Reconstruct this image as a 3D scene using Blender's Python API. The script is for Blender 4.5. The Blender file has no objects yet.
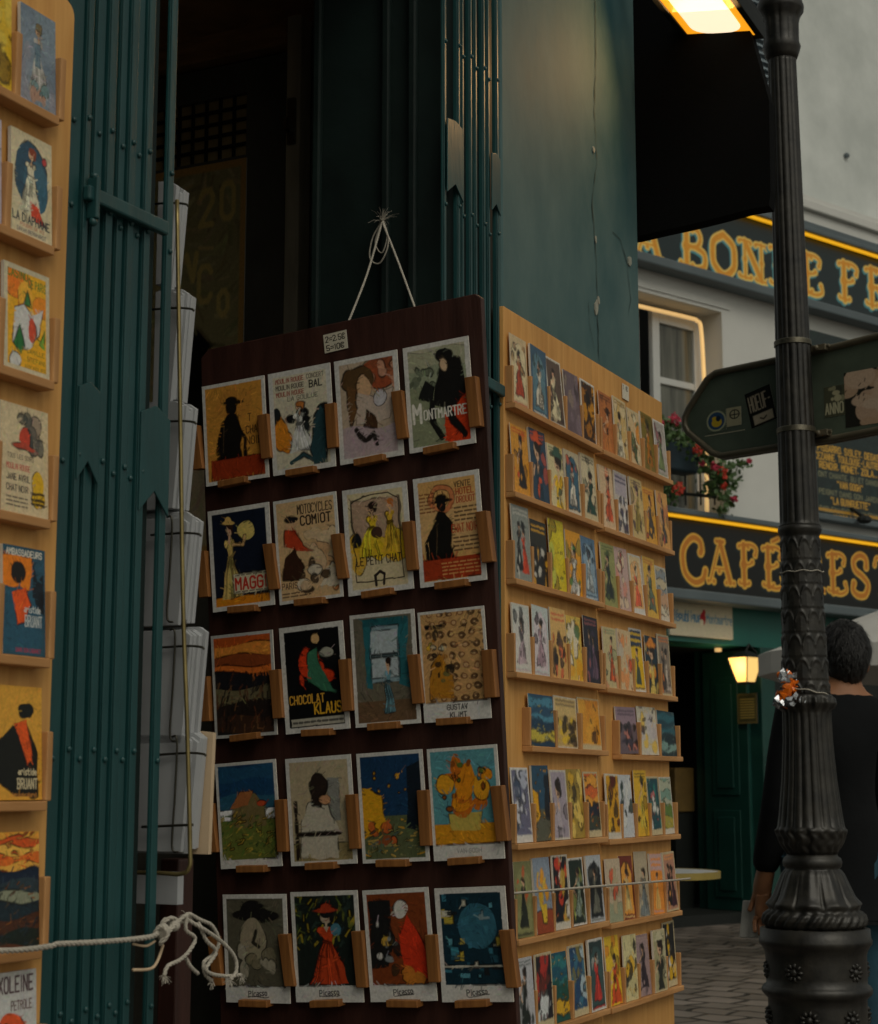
import bpy, bmesh, math, random
import numpy as np
from mathutils import Vector, Matrix
R = math.radians
random.seed(7)
sc = bpy.context.scene
COL = sc.collection

# ------------------------------------------------------------------ camera
CAMZ = 1.15; FPX = 1740.0; PITCH = R(8.98)
cam = bpy.data.cameras.new('camera'); camo = bpy.data.objects.new('camera', cam); COL.objects.link(camo)
camo.location = (0, 0, CAMZ); camo.rotation_euler = (R(90) + PITCH, 0, 0)
cam.sensor_fit = 'VERTICAL'; cam.sensor_height = 36; cam.lens = FPX / 1024 * 36
cam.clip_start = 0.05; cam.clip_end = 2000
cam.dof.use_dof = True; cam.dof.focus_distance = 3.4; cam.dof.aperture_fstop = 11
sc.camera = camo
# ------------------------------------------------------------------ world, sun, exposure
SUN_EL, SUN_AZ = R(48), R(150)          # azimuth measured clockwise from +Y
w = bpy.data.worlds.new('World'); sc.world = w; w.use_nodes = True
nt = w.node_tree; nt.nodes.clear()
sky = nt.nodes.new('ShaderNodeTexSky'); sky.sky_type = 'NISHITA'; sky.sun_disc = False
sky.sun_elevation = SUN_EL; sky.sun_rotation = SUN_AZ; sky.dust_density = 4; sky.air_density = 1.0
hs = nt.nodes.new('ShaderNodeHueSaturation'); hs.inputs['Saturation'].default_value = 0.22
bg = nt.nodes.new('ShaderNodeBackground'); bg.inputs['Strength'].default_value = 0.10
wo = nt.nodes.new('ShaderNodeOutputWorld')
nt.links.new(sky.outputs[0], hs.inputs['Color']); tn = nt.nodes.new('ShaderNodeVectorMath'); tn.operation = 'MULTIPLY'; tn.inputs[1].default_value = (1.0, .99, .86)   # grey green overcast
nt.links.new(hs.outputs[0], tn.inputs[0]); nt.links.new(tn.outputs[0], bg.inputs[0]); nt.links.new(bg.outputs[0], wo.inputs[0])
sl = bpy.data.lights.new('sun', 'SUN'); sl.energy = 0.5; sl.angle = R(30); sl.color = (1, .93, .84)
so = bpy.data.objects.new('sun', sl); COL.objects.link(so)
sd = Vector((math.sin(SUN_AZ) * math.cos(SUN_EL), math.cos(SUN_AZ) * math.cos(SUN_EL), math.sin(SUN_EL)))
so.rotation_euler = (-sd).to_track_quat('-Z', 'Y').to_euler(); so.location = (3, -3, 8)
vs = sc.view_settings; vs.view_transform = 'Standard'; vs.look = 'None'; vs.gamma = 1; vs.exposure = -0.62
vs.use_curve_mapping = False
sc.cycles.max_bounces = 8; sc.cycles.diffuse_bounces = 6; sc.cycles.use_denoising = True

# ------------------------------------------------------------------ frames
def ray(px, py):
    a = (px - 439) / FPX; b = -(py - 512) / FPX
    return Vector((a, math.cos(PITCH) - b * math.sin(PITCH), math.sin(PITCH) + b * math.cos(PITCH)))
CAMP = Vector((0, 0, CAMZ))
def atY(px, py, Y):
    r = ray(px, py); return CAMP + r * (Y / r.y)
class Frame:
    """ex along, eo outwards, ez up; point = O + s ex + o eo + z ez"""
    def __init__(s, O, ex, eo, ez=Vector((0, 0, 1))):
        s.O = Vector(O); s.ex = Vector(ex).normalized(); s.eo = Vector(eo).normalized(); s.ez = Vector(ez).normalized()
    def P(s, a, z, o=0.0): return s.O + s.ex * a + s.eo * o + s.ez * z
    def px(s, px, py, o=0.0):
        r = ray(px, py); n = s.eo
        t = n.dot(s.O + n * o - CAMP) / n.dot(r); p = CAMP + r * t - s.O
        return p.dot(s.ex), p.dot(s.ez)
def vframe(O, ang):
    d = Vector((math.sin(ang), math.cos(ang), 0)); return Frame(O, d, Vector((d.y, -d.x, 0)))
FA = vframe((-.517, 2.2, 0), R(25.8))                      # shop facade
r0 = ray(700, 787); CF = vframe((r0.x / r0.y * 14.7, 14.7, 0), R(50.1))    # cafe facade
TR = Frame(FA.O, FA.eo, -FA.ex)                            # planes across the facade, facing back along the street
WD = Frame((0, 0, 0), (1, 0, 0), (0, -1, 0))

# ------------------------------------------------------------------ colour helpers
def lin(c):
    if isinstance(c, str):
        c = [int(c[i:i + 2], 16) / 255 for i in (0, 2, 4)]
        return tuple(x / 12.92 if x <= .04045 else ((x + .055) / 1.055) ** 2.4 for x in c)
    return tuple(c)
def nd(t, k, **kw):
    n = t.nodes.new(k)
    for a, b in kw.items(): setattr(n, a, b)
    return n
def mat(name, c, rough=.7, metal=0, var=.25, scale=8, bump=.15, bscale=60, stretch=(1, 1, 1), c2=None, spec=.5, bdist=.003, contrast=(.35, .65)):
    m = bpy.data.materials.new(name); m.use_nodes = True; t = m.node_tree; L = t.links
    b = t.nodes['Principled BSDF']; b.inputs['Roughness'].default_value = rough; b.inputs['Metallic'].default_value = metal
    b.inputs['Specular IOR Level'].default_value = spec
    c = lin(c); c2 = lin(c2) if c2 else tuple(x * (1 - var) for x in c)
    tc = nd(t, 'ShaderNodeTexCoord'); mp = nd(t, 'ShaderNodeMapping'); mp.inputs['Scale'].default_value = stretch
    L.new(tc.outputs['Object'], mp.inputs['Vector'])
    n1 = nd(t, 'ShaderNodeTexNoise'); n1.inputs['Scale'].default_value = scale; n1.inputs['Detail'].default_value = 6; n1.inputs['Roughness'].default_value = .6
    L.new(mp.outputs[0], n1.inputs['Vector'])
    cr = nd(t, 'ShaderNodeValToRGB'); e = cr.color_ramp.elements
    e[0].position = contrast[0]; e[1].position = contrast[1]; e[0].color = (*c2, 1); e[1].color = (*c, 1)
    L.new(n1.outputs['Fac'], cr.inputs[0]); L.new(cr.outputs[0], b.inputs['Base Color'])
    n2 = nd(t, 'ShaderNodeTexNoise'); n2.inputs['Scale'].default_value = bscale; n2.inputs['Detail'].default_value = 5
    L.new(mp.outputs[0], n2.inputs['Vector'])
    if bump:
        bp = nd(t, 'ShaderNodeBump'); bp.inputs['Strength'].default_value = bump; bp.inputs['Distance'].default_value = bdist
        L.new(n2.outputs['Fac'], bp.inputs['Height']); L.new(bp.outputs[0], b.inputs['Normal'])
    mr = nd(t, 'ShaderNodeMapRange'); mr.inputs[3].default_value = max(0, rough - .1); mr.inputs[4].default_value = min(1, rough + .12)
    L.new(n1.outputs['Fac'], mr.inputs[0]); L.new(mr.outputs[0], b.inputs['Roughness'])
    return m
def emis(name, c, s):
    m = bpy.data.materials.new(name); m.use_nodes = True; b = m.node_tree.nodes['Principled BSDF']
    b.inputs['Base Color'].default_value = (*lin(c), 1); b.inputs['Emission Color'].default_value = (*lin(c), 1); b.inputs['Emission Strength'].default_value = s
    return m
def printmat(name, rough=.45, spec=.4):
    m = bpy.data.materials.new(name); m.use_nodes = True; t = m.node_tree; b = t.nodes['Principled BSDF']
    a = nd(t, 'ShaderNodeVertexColor'); a.layer_name = 'Col'
    n = nd(t, 'ShaderNodeTexNoise'); n.inputs['Scale'].default_value = 180; n.inputs['Detail'].default_value = 4
    mr = nd(t, 'ShaderNodeMapRange'); mr.inputs[1].default_value = .3; mr.inputs[2].default_value = .7; mr.inputs[3].default_value = .88; mr.inputs[4].default_value = 1.08
    tc = nd(t, 'ShaderNodeTexCoord'); t.links.new(tc.outputs['Object'], n.inputs['Vector']); t.links.new(n.outputs['Fac'], mr.inputs[0])
    mx = nd(t, 'ShaderNodeVectorMath', operation='SCALE'); t.links.new(a.outputs[0], mx.inputs[0]); t.links.new(mr.outputs[0], mx.inputs['Scale'])
    t.links.new(mx.outputs[0], b.inputs['Base Color']); b.inputs['Roughness'].default_value = rough; b.inputs['Specular IOR Level'].default_value = spec
    return m
def woodmat(name, c, c2, rough=.6, axis=0, scale=1.0):
    m = bpy.data.materials.new(name); m.use_nodes = True; t = m.node_tree; L = t.links; b = t.nodes['Principled BSDF']
    tc = nd(t, 'ShaderNodeTexCoord'); mp = nd(t, 'ShaderNodeMapping')
    s = [14 * scale, 14 * scale, 14 * scale]; s[2 if axis == 2 else 0] = 1.6 * scale
    if axis == 0: s = [3 * scale, 3 * scale, 26 * scale]
    if axis == 2: s = [30 * scale, 30 * scale, 2.2 * scale]
    mp.inputs['Scale'].default_value = s
    L.new(tc.outputs['Object'], mp.inputs['Vector'])
    n = nd(t, 'ShaderNodeTexNoise'); n.inputs['Scale'].default_value = 1.5; n.inputs['Detail'].default_value = 8; n.inputs['Roughness'].default_value = .65; n.inputs['Distortion'].default_value = .6
    L.new(mp.outputs[0], n.inputs['Vector'])
    cr = nd(t, 'ShaderNodeValToRGB'); e = cr.color_ramp.elements; e[0].position = .3; e[1].position = .68; e[0].color = (*lin(c2), 1); e[1].color = (*lin(c), 1)
    L.new(n.outputs['Fac'], cr.inputs[0])
    n3 = nd(t, 'ShaderNodeTexNoise'); n3.inputs['Scale'].default_value = 3.5; n3.inputs['Detail'].default_value = 3; L.new(tc.outputs['Object'], n3.inputs['Vector'])
    mr = nd(t, 'ShaderNodeMapRange'); mr.inputs[1].default_value = .3; mr.inputs[2].default_value = .7; mr.inputs[3].default_value = .8; mr.inputs[4].default_value = 1.1; L.new(n3.outputs['Fac'], mr.inputs[0])
    mx = nd(t, 'ShaderNodeVectorMath', operation='SCALE'); L.new(cr.outputs[0], mx.inputs[0]); L.new(mr.outputs[0], mx.inputs['Scale'])
    L.new(mx.outputs[0], b.inputs['Base Color']); b.inputs['Roughness'].default_value = rough; b.inputs['Specular IOR Level'].default_value = .3
    bp = nd(t, 'ShaderNodeBump'); bp.inputs['Strength'].default_value = .25; bp.inputs['Distance'].default_value = .001
    L.new(n.outputs['Fac'], bp.inputs['Height']); L.new(bp.outputs[0], b.inputs['Normal'])
    return m

# ------------------------------------------------------------------ object helpers
def wloc(o):
    v = Vector((0, 0, 0))
    while o: v = v + o.location; o = o.parent
    return v
def tag(o, label=None, cat=None, group=None, kind=None):
    if label: o['label'] = label
    if cat: o['category'] = cat
    if group: o['group'] = group
    if kind: o['kind'] = kind
    return o
def thing(name, loc, label, cat, group=None):
    o = bpy.data.objects.new(name, None); COL.objects.link(o); o.location = loc; o.empty_display_size = .05
    return tag(o, label, cat, group)
def obj(name, bm, m, parent=None, smooth=False, bevel=0, origin=None, norm=True):
    if norm: bmesh.ops.recalc_face_normals(bm, faces=bm.faces)
    me = bpy.data.meshes.new(name)
    vs_ = [v.co for v in bm.verts]
    org = Vector((0, 0, 0))
    if vs_:
        mn = Vector((min(v.x for v in vs_), min(v.y for v in vs_), min(v.z for v in vs_))); mxx = Vector((max(v.x for v in vs_), max(v.y for v in vs_), max(v.z for v in vs_)))
        org = (mn + mxx) / 2; org.z = mn.z
    bmesh.ops.translate(bm, vec=-org, verts=bm.verts)
    bm.to_mesh(me); bm.free()
    for k in (m if isinstance(m, (list, tuple)) else [m]): me.materials.append(k)
    if smooth: me.polygons.foreach_set('use_smooth', [True] * len(me.polygons))
    o = bpy.data.objects.new(name, me); COL.objects.link(o)
    if parent: o.parent = parent; o.location = org - wloc(parent)
    else: o.location = org
    if bevel:
        b = o.modifiers.new('bevel', 'BEVEL'); b.width = bevel; b.segments = 2; b.limit_method = 'ANGLE'
    return o
def copy_to(o, loc_world, parent):
    c = o.copy(); COL.objects.link(c); c.parent = parent
    c.location = loc_world - (wloc(parent) if parent else Vector((0, 0, 0))); return c
def quadbox(bm, pts, mi=0):
    v = [bm.verts.new(p) for p in pts]
    for f in ((0, 1, 2, 3), (7, 6, 5, 4), (0, 4, 5, 1), (1, 5, 6, 2), (2, 6, 7, 3), (3, 7, 4, 0)):
        bm.faces.new([v[i] for i in f]).material_index = mi
def box(bm, F, s0, s1, z0, z1, o0, o1, mi=0):
    quadbox(bm, [F.P(s0, z0, o0), F.P(s1, z0, o0), F.P(s1, z1, o0), F.P(s0, z1, o0), F.P(s0, z0, o1), F.P(s1, z0, o1), F.P(s1, z1, o1), F.P(s0, z1, o1)], mi)
def prism(bm, F, poly, o0, o1):
    a = [bm.verts.new(F.P(s, z, o0)) for s, z in poly]; b = [bm.verts.new(F.P(s, z, o1)) for s, z in poly]
    bm.faces.new(a); bm.faces.new(b[::-1]); n = len(a)
    for i in range(n): bm.faces.new((a[i], a[(i + 1) % n], b[(i + 1) % n], b[i]))
def smoothpts(pts, k=6, closed=False):
    out = []; n = len(pts); P = [Vector(p) for p in pts]
    rng = range(n if closed else n - 1)
    for i in rng:
        p0 = P[(i - 1) % n] if (closed or i > 0) else P[0]; p1 = P[i]; p2 = P[(i + 1) % n]; p3 = P[(i + 2) % n] if (closed or i + 2 < n) else P[-1]
        for j in range(k):
            t = j / k
            out.append(.5 * ((2 * p1) + (p2 - p0) * t + (2 * p0 - 5 * p1 + 4 * p2 - p3) * t * t + (3 * p1 - p0 - 3 * p2 + p3) * t ** 3))
    if not closed: out.append(P[-1])
    return out
def tube(bm, pts, r, seg=8, closed=False, cap=True):
    P = [Vector(p) for p in pts]; n = len(P); rings = []
    rr = r if isinstance(r, (list, tuple)) else [r] * n
    t0 = (P[1] - P[0]).normalized(); nrm = t0.orthogonal().normalized()
    for i in range(n):
        if closed: t = (P[(i + 1) % n] - P[i - 1])
        else: t = P[min(i + 1, n - 1)] - P[max(i - 1, 0)]
        if t.length < 1e-9: t = t0
        t = t.normalized(); nrm = (nrm - t * nrm.dot(t)); nrm = nrm.normalized() if nrm.length > 1e-6 else t.orthogonal().normalized(); b = t.cross(nrm)
        rings.append([bm.verts.new(P[i] + (nrm * math.cos(2 * math.pi * k / seg) + b * math.sin(2 * math.pi * k / seg)) * rr[i]) for k in range(seg)])
    m = n if closed else n - 1
    for i in range(m):
        a = rings[i]; c = rings[(i + 1) % n]
        for k in range(seg): bm.faces.new((a[k], a[(k + 1) % seg], c[(k + 1) % seg], c[k]))
    if cap and not closed: bm.faces.new(rings[0][::-1]); bm.faces.new(rings[-1])
def rope(bm, pts, r, twist=90, strands=3):
    P = smoothpts(pts, 8); L = [0]
    for a, b in zip(P, P[1:]): L.append(L[-1] + (b - a).length)
    n = max(8, int(L[-1] / (r * 1.1))); n = min(n, 700); Q = []
    k = 0
    for i in range(n + 1):
        d = L[-1] * i / n
        while k < len(L) - 2 and L[k + 1] < d: k += 1
        t = (d - L[k]) / max(1e-9, L[k + 1] - L[k]); Q.append(P[k].lerp(P[k + 1], t))
    for s in range(strands):
        pp = []; nr = None
        for i, q in enumerate(Q):
            t = (Q[min(i + 1, n)] - Q[max(i - 1, 0)]).normalized()
            if nr is None: nr = t.orthogonal().normalized()
            nr = (nr - t * nr.dot(t)).normalized(); b = t.cross(nr); a = i * .9 + s * 2 * math.pi / strands
            pp.append(q + (nr * math.cos(a) + b * math.sin(a)) * r * .5)
        tube(bm, pp, r * .62, 5)
def ball(bm, c, r, seg=8, sc_=(1, 1, 1)):
    g = bmesh.ops.create_uvsphere(bm, u_segments=seg, v_segments=max(4, seg // 2 + 1), radius=r)
    for v in g['verts']: v.co = Vector((v.co.x * sc_[0], v.co.y * sc_[1], v.co.z * sc_[2])) + Vector(c)
def new(): return bmesh.new()

# ------------------------------------------------------------------ painting (vertex colours on fine grids)
GL = {'A': '002640 1232', 'B': '0006 063645443303 3342413000', 'C': '4536160501103041', 'D': '00062645412000', 'E': '46060040 0333', 'F': '460600 0333',
      'G': '45361605011030414323', 'H': '0006 4046 0343', 'I': '2026', 'J': '4641301001', 'K': '0006 4602 1340', 'L': '060040', 'M': '0006234640', 'N': '00064046',
      'O': '100105163645413010', 'P': '00063645443303', 'Q': '100105163645413010 2240', 'R': '00063645443303 2340', 'S': '453616050413334241301001', 'T': '0646 2620',
      'U': '060110304146', 'V': '062046', 'W': '0610233046', 'X': '0046 0640', 'Y': '062346 2320', 'Z': '06460040', '0': '100105163645413010', '1': '152620',
      '2': '05163645440040', '3': '051636454433 334241301001', '4': '30360242', '5': '460603334241301001', '=': '0242 0444', '.': '1011', '-': '1333', "'": '2625',
      ',': '2111', '"': '1615 3635', 'e2': '4536160501103041 0232 0434', 'É': '46060040 0333 1738',
      'a': '143433301001021232', 'b': '06003033341403', 'c': '341403011030', 'd': '36301001031434', 'e': '023233241403011030', 'f': '36261510 0434',
      'g': '34140302123234301000', 'h': '0600 0314243330', 'i': '1410 1516', 'k': '0600 3402 1230', 'l': '1610', 'm': '0400 03142320 23344340', 'n': '0400 0314243330',
      'o': '100103142433312010', 'p': '0400 03142433322102', 'q': '3430 33241403021232', 'r': '0400 03143433', 's': '34140312312000', 't': '16112030 0434',
      'u': '0401103134 3130', 'v': '042034', 'x': '0034 0430', 'y': '0411 3400', 'z': '04340030', 'é': '023233241403011030 1526'}
def vnoise(X, Y, s, seed):
    rg = np.random.RandomState(seed); G = rg.rand(64, 64)
    x = X * s % 63; y = Y * s % 63; i = np.floor(x).astype(int); j = np.floor(y).astype(int); u = x - i; v = y - j
    u = u * u * (3 - 2 * u); v = v * v * (3 - 2 * v); i2 = (i + 1) % 64; j2 = (j + 1) % 64
    return G[j, i] * (1 - u) * (1 - v) + G[j, i2] * u * (1 - v) + G[j2, i] * (1 - u) * v + G[j2, i2] * u * v
class Art:
    def __init__(s, w, h, nx, ny, bg='ffffff', seed=1, warp=0.0):
        s.a = w / h; s.nx, s.ny, s.seed = nx, ny, seed
        s.X, s.Y = np.meshgrid(np.linspace(0, s.a, nx), np.linspace(0, 1, ny)); s.img = np.empty((ny, nx, 3)); s.img[:] = lin(bg)
        s.aa = max(s.a / (nx - 1), 1 / (ny - 1)) * .7; s.RX, s.RY = s.X, s.Y
        if warp:
            s.X = s.X + (vnoise(s.RX, s.RY, 9, seed) - .5) * warp; s.Y = s.Y + (vnoise(s.RX, s.RY, 9, seed + 5) - .5) * warp
    def put(s, d, c, al=1.0):
        m = np.clip(.5 - d / s.aa / 2, 0, 1)[..., None] * al; s.img = s.img * (1 - m) + np.array(lin(c)) * m
    def e(s, cx, cy, rx, ry, c, al=1, raw=False):
        X, Y = (s.RX, s.RY) if raw else (s.X, s.Y); cx *= s.a; rx *= s.a
        s.put((np.sqrt(((X - cx) / rx) ** 2 + ((Y - cy) / ry) ** 2) - 1) * min(rx, ry), c, al)
    def rect(s, x0, y0, x1, y1, c, al=1, raw=True):
        X, Y = (s.RX, s.RY) if raw else (s.X, s.Y)
        s.put(np.maximum(np.maximum(x0 * s.a - X, X - x1 * s.a), np.maximum(y0 - Y, Y - y1)), c, al)
    def p(s, pts, c, al=1):
        ins = np.zeros(s.X.shape, bool); n = len(pts); dmin = np.full(s.X.shape, 9.0)
        for i in range(n):
            x1, y1 = pts[i][0] * s.a, pts[i][1]; x2, y2 = pts[(i + 1) % n][0] * s.a, pts[(i + 1) % n][1]
            if abs(y2 - y1) > 1e-9: ins ^= ((s.Y < y1) != (s.Y < y2)) & (s.X < (x2 - x1) * (s.Y - y1) / (y2 - y1) + x1)
            dmin = np.minimum(dmin, s.seg(s.X, s.Y, x1, y1, x2, y2))
        s.put(np.where(ins, -dmin, dmin), c, al)
    @staticmethod
    def seg(X, Y, x1, y1, x2, y2):
        dx, dy = x2 - x1, y2 - y1; L = dx * dx + dy * dy + 1e-12; t = np.clip(((X - x1) * dx + (Y - y1) * dy) / L, 0, 1)
        return np.hypot(X - x1 - t * dx, Y - y1 - t * dy)
    def s_(s, pts, w, c, al=1, raw=False, absx=False):
        X, Y = (s.RX, s.RY) if raw else (s.X, s.Y); k = 1 if absx else s.a; d = np.full(X.shape, 9.0)
        xs = [q[0] * k for q in pts]; ys = [q[1] for q in pts]; m = w + s.aa * 2
        ci = np.where((s.RX[0] > min(xs) - m - .05) & (s.RX[0] < max(xs) + m + .05))[0]; ri = np.where((s.RY[:, 0] > min(ys) - m - .05) & (s.RY[:, 0] < max(ys) + m + .05))[0]
        if len(ci) == 0 or len(ri) == 0: return
        S = np.s_[ri[0]:ri[-1] + 1, ci[0]:ci[-1] + 1]; XX, YY = X[S], Y[S]; dd = np.full(XX.shape, 9.0)
        for i in range(max(1, len(pts) - 1)):
            j = min(i + 1, len(pts) - 1); dd = np.minimum(dd, s.seg(XX, YY, xs[i], ys[i], xs[j], ys[j]))
        mm = np.clip(.5 - (dd - w) / s.aa / 2, 0, 1)[..., None] * al; s.img[S] = s.img[S] * (1 - mm) + np.array(lin(c)) * mm
    def t(s, txt, x, y, h, c, width=None, wt=.09, slope=0, al=1):
        """text with its left end at x (0..1), baseline y, cap height h"""
        if not txt: return
        s.brush()
        toks = []; i = 0
        while i < len(txt):
            if txt[i] == '€': toks.append('e2')
            else: toks.append(txt[i])
            i += 1
        adv = [.5 if k == ' ' else (.45 if k in 'Iil.,\'1' else (.72 if k.islower() and len(k) == 1 else .9)) for k in toks]; tot = sum(adv)
        sx = (width * s.a / tot) if width else h * .82; x0 = x * s.a
        for k, ad in zip(toks, adv):
            if k in GL:
                cw = sx * (.62 if ad > .5 else .5) / 4; off = -1.2 * cw if k in "Il.,'1" else 0
                for st in GL[k].split():
                    pts = [(x0 + off + int(st[q]) * cw, y + slope * (x0 / s.a - x) + int(st[q + 1]) * h / 6) for q in range(0, len(st) - 1, 2)]
                    s.s_(pts, min(h * wt * .8, cw * .72), c, al, raw=True, absx=True)
            x0 += ad * sx
    def brush(s):
        if s.__dict__.get('done'): return
        s.done = True; rg = random.Random(s.seed); n = int(s.nx * s.ny / (90 if s.nx > 60 else 28))
        # inked contour where two colours meet, broken up so that it reads as hand drawn
        lum = s.img.sum(2); k = 2 if s.nx > 60 else 1; e = np.zeros_like(lum); e[:, k:-k] += np.abs(lum[:, 2 * k:] - lum[:, :-2 * k]); e[k:-k] += np.abs(lum[2 * k:] - lum[:-2 * k])
        m = np.clip((e - .12) * 3, 0, 1) * np.clip((vnoise(s.RX, s.RY, 11, s.seed + 20) - .3) * 4, 0, 1); s.img = s.img * (1 - .72 * m[..., None]); src = s.img.copy(); base = rg.uniform(0, 3.14)
        for i in range(n):
            x, y = rg.random(), rg.random(); c = src[min(s.ny - 1, int(y * s.ny)), min(s.nx - 1, int(x * s.nx))]; lt = sum(c) > 1.1; k = rg.choice((rg.uniform(.78, .95), rg.uniform(.9, 1.06))) if lt else rg.choice((rg.uniform(.45, .85), rg.uniform(1.15, 1.7), rg.uniform(.8, 1.2)))
            c = tuple(max(0., min(1., q * k * rg.uniform(.85, 1.15))) for q in c); a = base + math.sin(x * 5 + s.seed) + math.cos(y * 6) + rg.uniform(-.5, .5); L = rg.uniform(.02, .07)
            s.s_([(x * s.a, y), (x * s.a + math.cos(a) * L, y + math.sin(a) * L)], rg.uniform(.002, .008), c, rg.uniform(.35, .8), raw=True, absx=True)
    def lines(s, x0, y0, x1, y1, n, c, seed=0, al=.8):
        s.brush()
        rg = random.Random(seed); h = (y1 - y0) / n
        for i in range(n):
            y = y0 + (i + .5) * h; x = x0
            while x < x1:
                L = rg.uniform(.04, .13); s.s_([(x, y), (min(x + L, x1), y)], h * .22, c, al, raw=True); x += L + .035
    def blobs(s, x0, y0, x1, y1, n, cols, r0, r1, seed=0, al=.9):
        rg = random.Random(seed)
        for i in range(n):
            r = rg.uniform(r0, r1); s.e(rg.uniform(x0, x1), rg.uniform(y0, y1), r * rg.uniform(.6, 1.5), r * rg.uniform(.5, 1.1), rg.choice(cols), al)
    def dabs(s, x0, y0, x1, y1, n, cols, L, w, ang, seed=0, al=.8):
        rg = random.Random(seed)
        for i in range(n):
            x, y = rg.uniform(x0, x1), rg.uniform(y0, y1); a = R(ang + rg.uniform(-30, 30)); l = L * rg.uniform(.5, 1.2)
            s.s_([(x, y), (x + math.cos(a) * l, y + math.sin(a) * l * s.a)], w, rg.choice(cols), al)
    def waves(s, y0, y1, cols, amp=.02, fr=9, ph=0):
        n = len(cols); X = s.RX / s.a
        for i, c in enumerate(cols):
            top = y1 - (y1 - y0) * i / n + amp * np.sin(X * fr + ph + i * 1.7); s.put(np.maximum(s.RY - top, y0 - s.RY), c)
    def frame(s, b, c='d8d4ca', bottom=None):
        s.brush()
        bx = b / s.a; bb = b if bottom is None else bottom
        d = -np.minimum(np.minimum(s.RX - b, s.a - b - s.RX), np.minimum(s.RY - bb, 1 - b - s.RY)); s.put(-d, c)
    def wobble(s, k):
        dx = (vnoise(s.RX, s.RY, 14, s.seed + 1) - .5) * k + (vnoise(s.RX, s.RY, 40, s.seed + 2) - .5) * k * .5; dy = (vnoise(s.RX, s.RY, 14, s.seed + 7) - .5) * k + (vnoise(s.RX, s.RY, 40, s.seed + 8) - .5) * k * .5
        ix = np.clip(np.round((s.RX + dx) / s.a * (s.nx - 1)).astype(int), 0, s.nx - 1); iy = np.clip(np.round((s.RY + dy) * (s.ny - 1)).astype(int), 0, s.ny - 1); s.img = s.img[iy, ix]
    def grain(s, k=.12):
        if k == .12: s.brush()
        n = vnoise(s.RX, s.RY, 60, s.seed + 9) * .6 + vnoise(s.RX, s.RY, 23, s.seed + 3) * .4; s.img = s.img * (1 - k + 2 * k * n[..., None])
def sheet_mesh(name, P00, ex, ez, en, w, h, t, art, mats, parent=None):
    """painted front grid on a thin solid of thickness t; P00 is the front lower left corner"""
    nx, ny = art.nx, art.ny; xs = np.linspace(0, w, nx); ys = np.linspace(0, h, ny); XX, YY = np.meshgrid(xs, ys)
    c = np.array(P00 + ex * (w / 2)); p0 = np.array(P00) - c
    co = p0 + XX.reshape(-1, 1) * np.array(ex) + YY.reshape(-1, 1) * np.array(ez)
    bk = [p0 - np.array(en) * t + a * np.array(ex) + b * np.array(ez) for a, b in ((0, 0), (w, 0), (w, h), (0, h))]
    co = np.vstack([co, bk]); N = nx * ny
    i = (np.arange(ny - 1)[:, None] * nx + np.arange(nx - 1)[None, :]).reshape(-1)
    faces = np.stack([i, i + 1, i + 1 + nx, i + nx], 1)
    f = [tuple(int(q) for q in x) for x in faces]
    C = (0, nx - 1, N - 1, N - nx)
    f += [(N + 3, N + 2, N + 1, N), (N, N + 1, C[1], C[0]), (N + 1, N + 2, C[2], C[1]), (N + 2, N + 3, C[3], C[2]), (N + 3, N, C[0], C[3])]
    me = bpy.data.meshes.new(name); me.from_pydata([tuple(q) for q in co], [], f)
    mi = np.zeros(len(f), np.int32); mi[len(faces):] = 1; me.polygons.foreach_set('material_index', mi)
    ca = me.color_attributes.new('Col', 'FLOAT_COLOR', 'POINT'); a = np.ones((N + 4, 4), np.float32); a[:N, :3] = art.img.reshape(-1, 3); a[N:, :3] = .6
    ca.data.foreach_set('color', a.ravel())
    for m in mats: me.materials.append(m)
    me.update(); o = bpy.data.objects.new(name, me); COL.objects.link(o); o.location = Vector(c) - (wloc(parent) if parent else Vector((0, 0, 0)))
    if parent: o.parent = parent
    return o
# ------------------------------------------------------------------ materials
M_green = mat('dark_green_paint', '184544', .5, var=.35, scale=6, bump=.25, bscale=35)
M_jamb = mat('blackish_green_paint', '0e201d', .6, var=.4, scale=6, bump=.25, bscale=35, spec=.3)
M_gate = mat('gate_green_paint', '1d4b4c', .42, var=.35, scale=14, bump=.35, bscale=70, stretch=(1, 1, .25))
M_wall = mat('teal_wall_paint', '58706f', .72, var=.22, scale=2.5, bump=.5, bscale=9, bdist=.006, spec=.25, c2='2f5257', stretch=(1, 1, .6))
M_black = mat('black_canvas', '090a0a', .95, var=.2, scale=5, bump=.2, spec=.1)
M_dark = mat('dark_interior_paint', '66645a', .7, var=.4, scale=5)
M_brown = mat('brown_interior_wood', 'b88a5c', .6, var=.4, scale=8, stretch=(1, 1, 6))
M_ply = woodmat('plywood', 'dda862', 'c48c4a', .6, 2, .8)
M_ledge = woodmat('raw_pine', 'cf9c66', 'a8733f', .55, 0)
M_stick = woodmat('pine_stick', 'd2a06a', 'ab7846', .55, 2)
M_mahog = mat('mahogany_stained_board', '40231a', .5, var=.45, scale=7, bump=.2, bscale=50, stretch=(4, 4, .5))
M_stick2 = woodmat('oiled_oak_stick', 'a26d3b', '6f4522', .5, 2)
M_iron = mat('cast_iron', '34312b', .42, metal=.25, var=.4, scale=16, bump=.35, bscale=55, spec=.6, c2='181715', bdist=.003)
M_steel = mat('steel_band', '8d8878', .4, metal=.9, var=.3, scale=20)
M_wire = mat('dull_wire', '4e4c42', .4, metal=.8, var=.3, scale=20)
M_brass = mat('brass_rod', '9a8a5c', .4, metal=.8, var=.3, scale=20)
M_paper = mat('white_paper', 'a4a6a8', .7, var=.06, scale=20, bump=.1)
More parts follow.
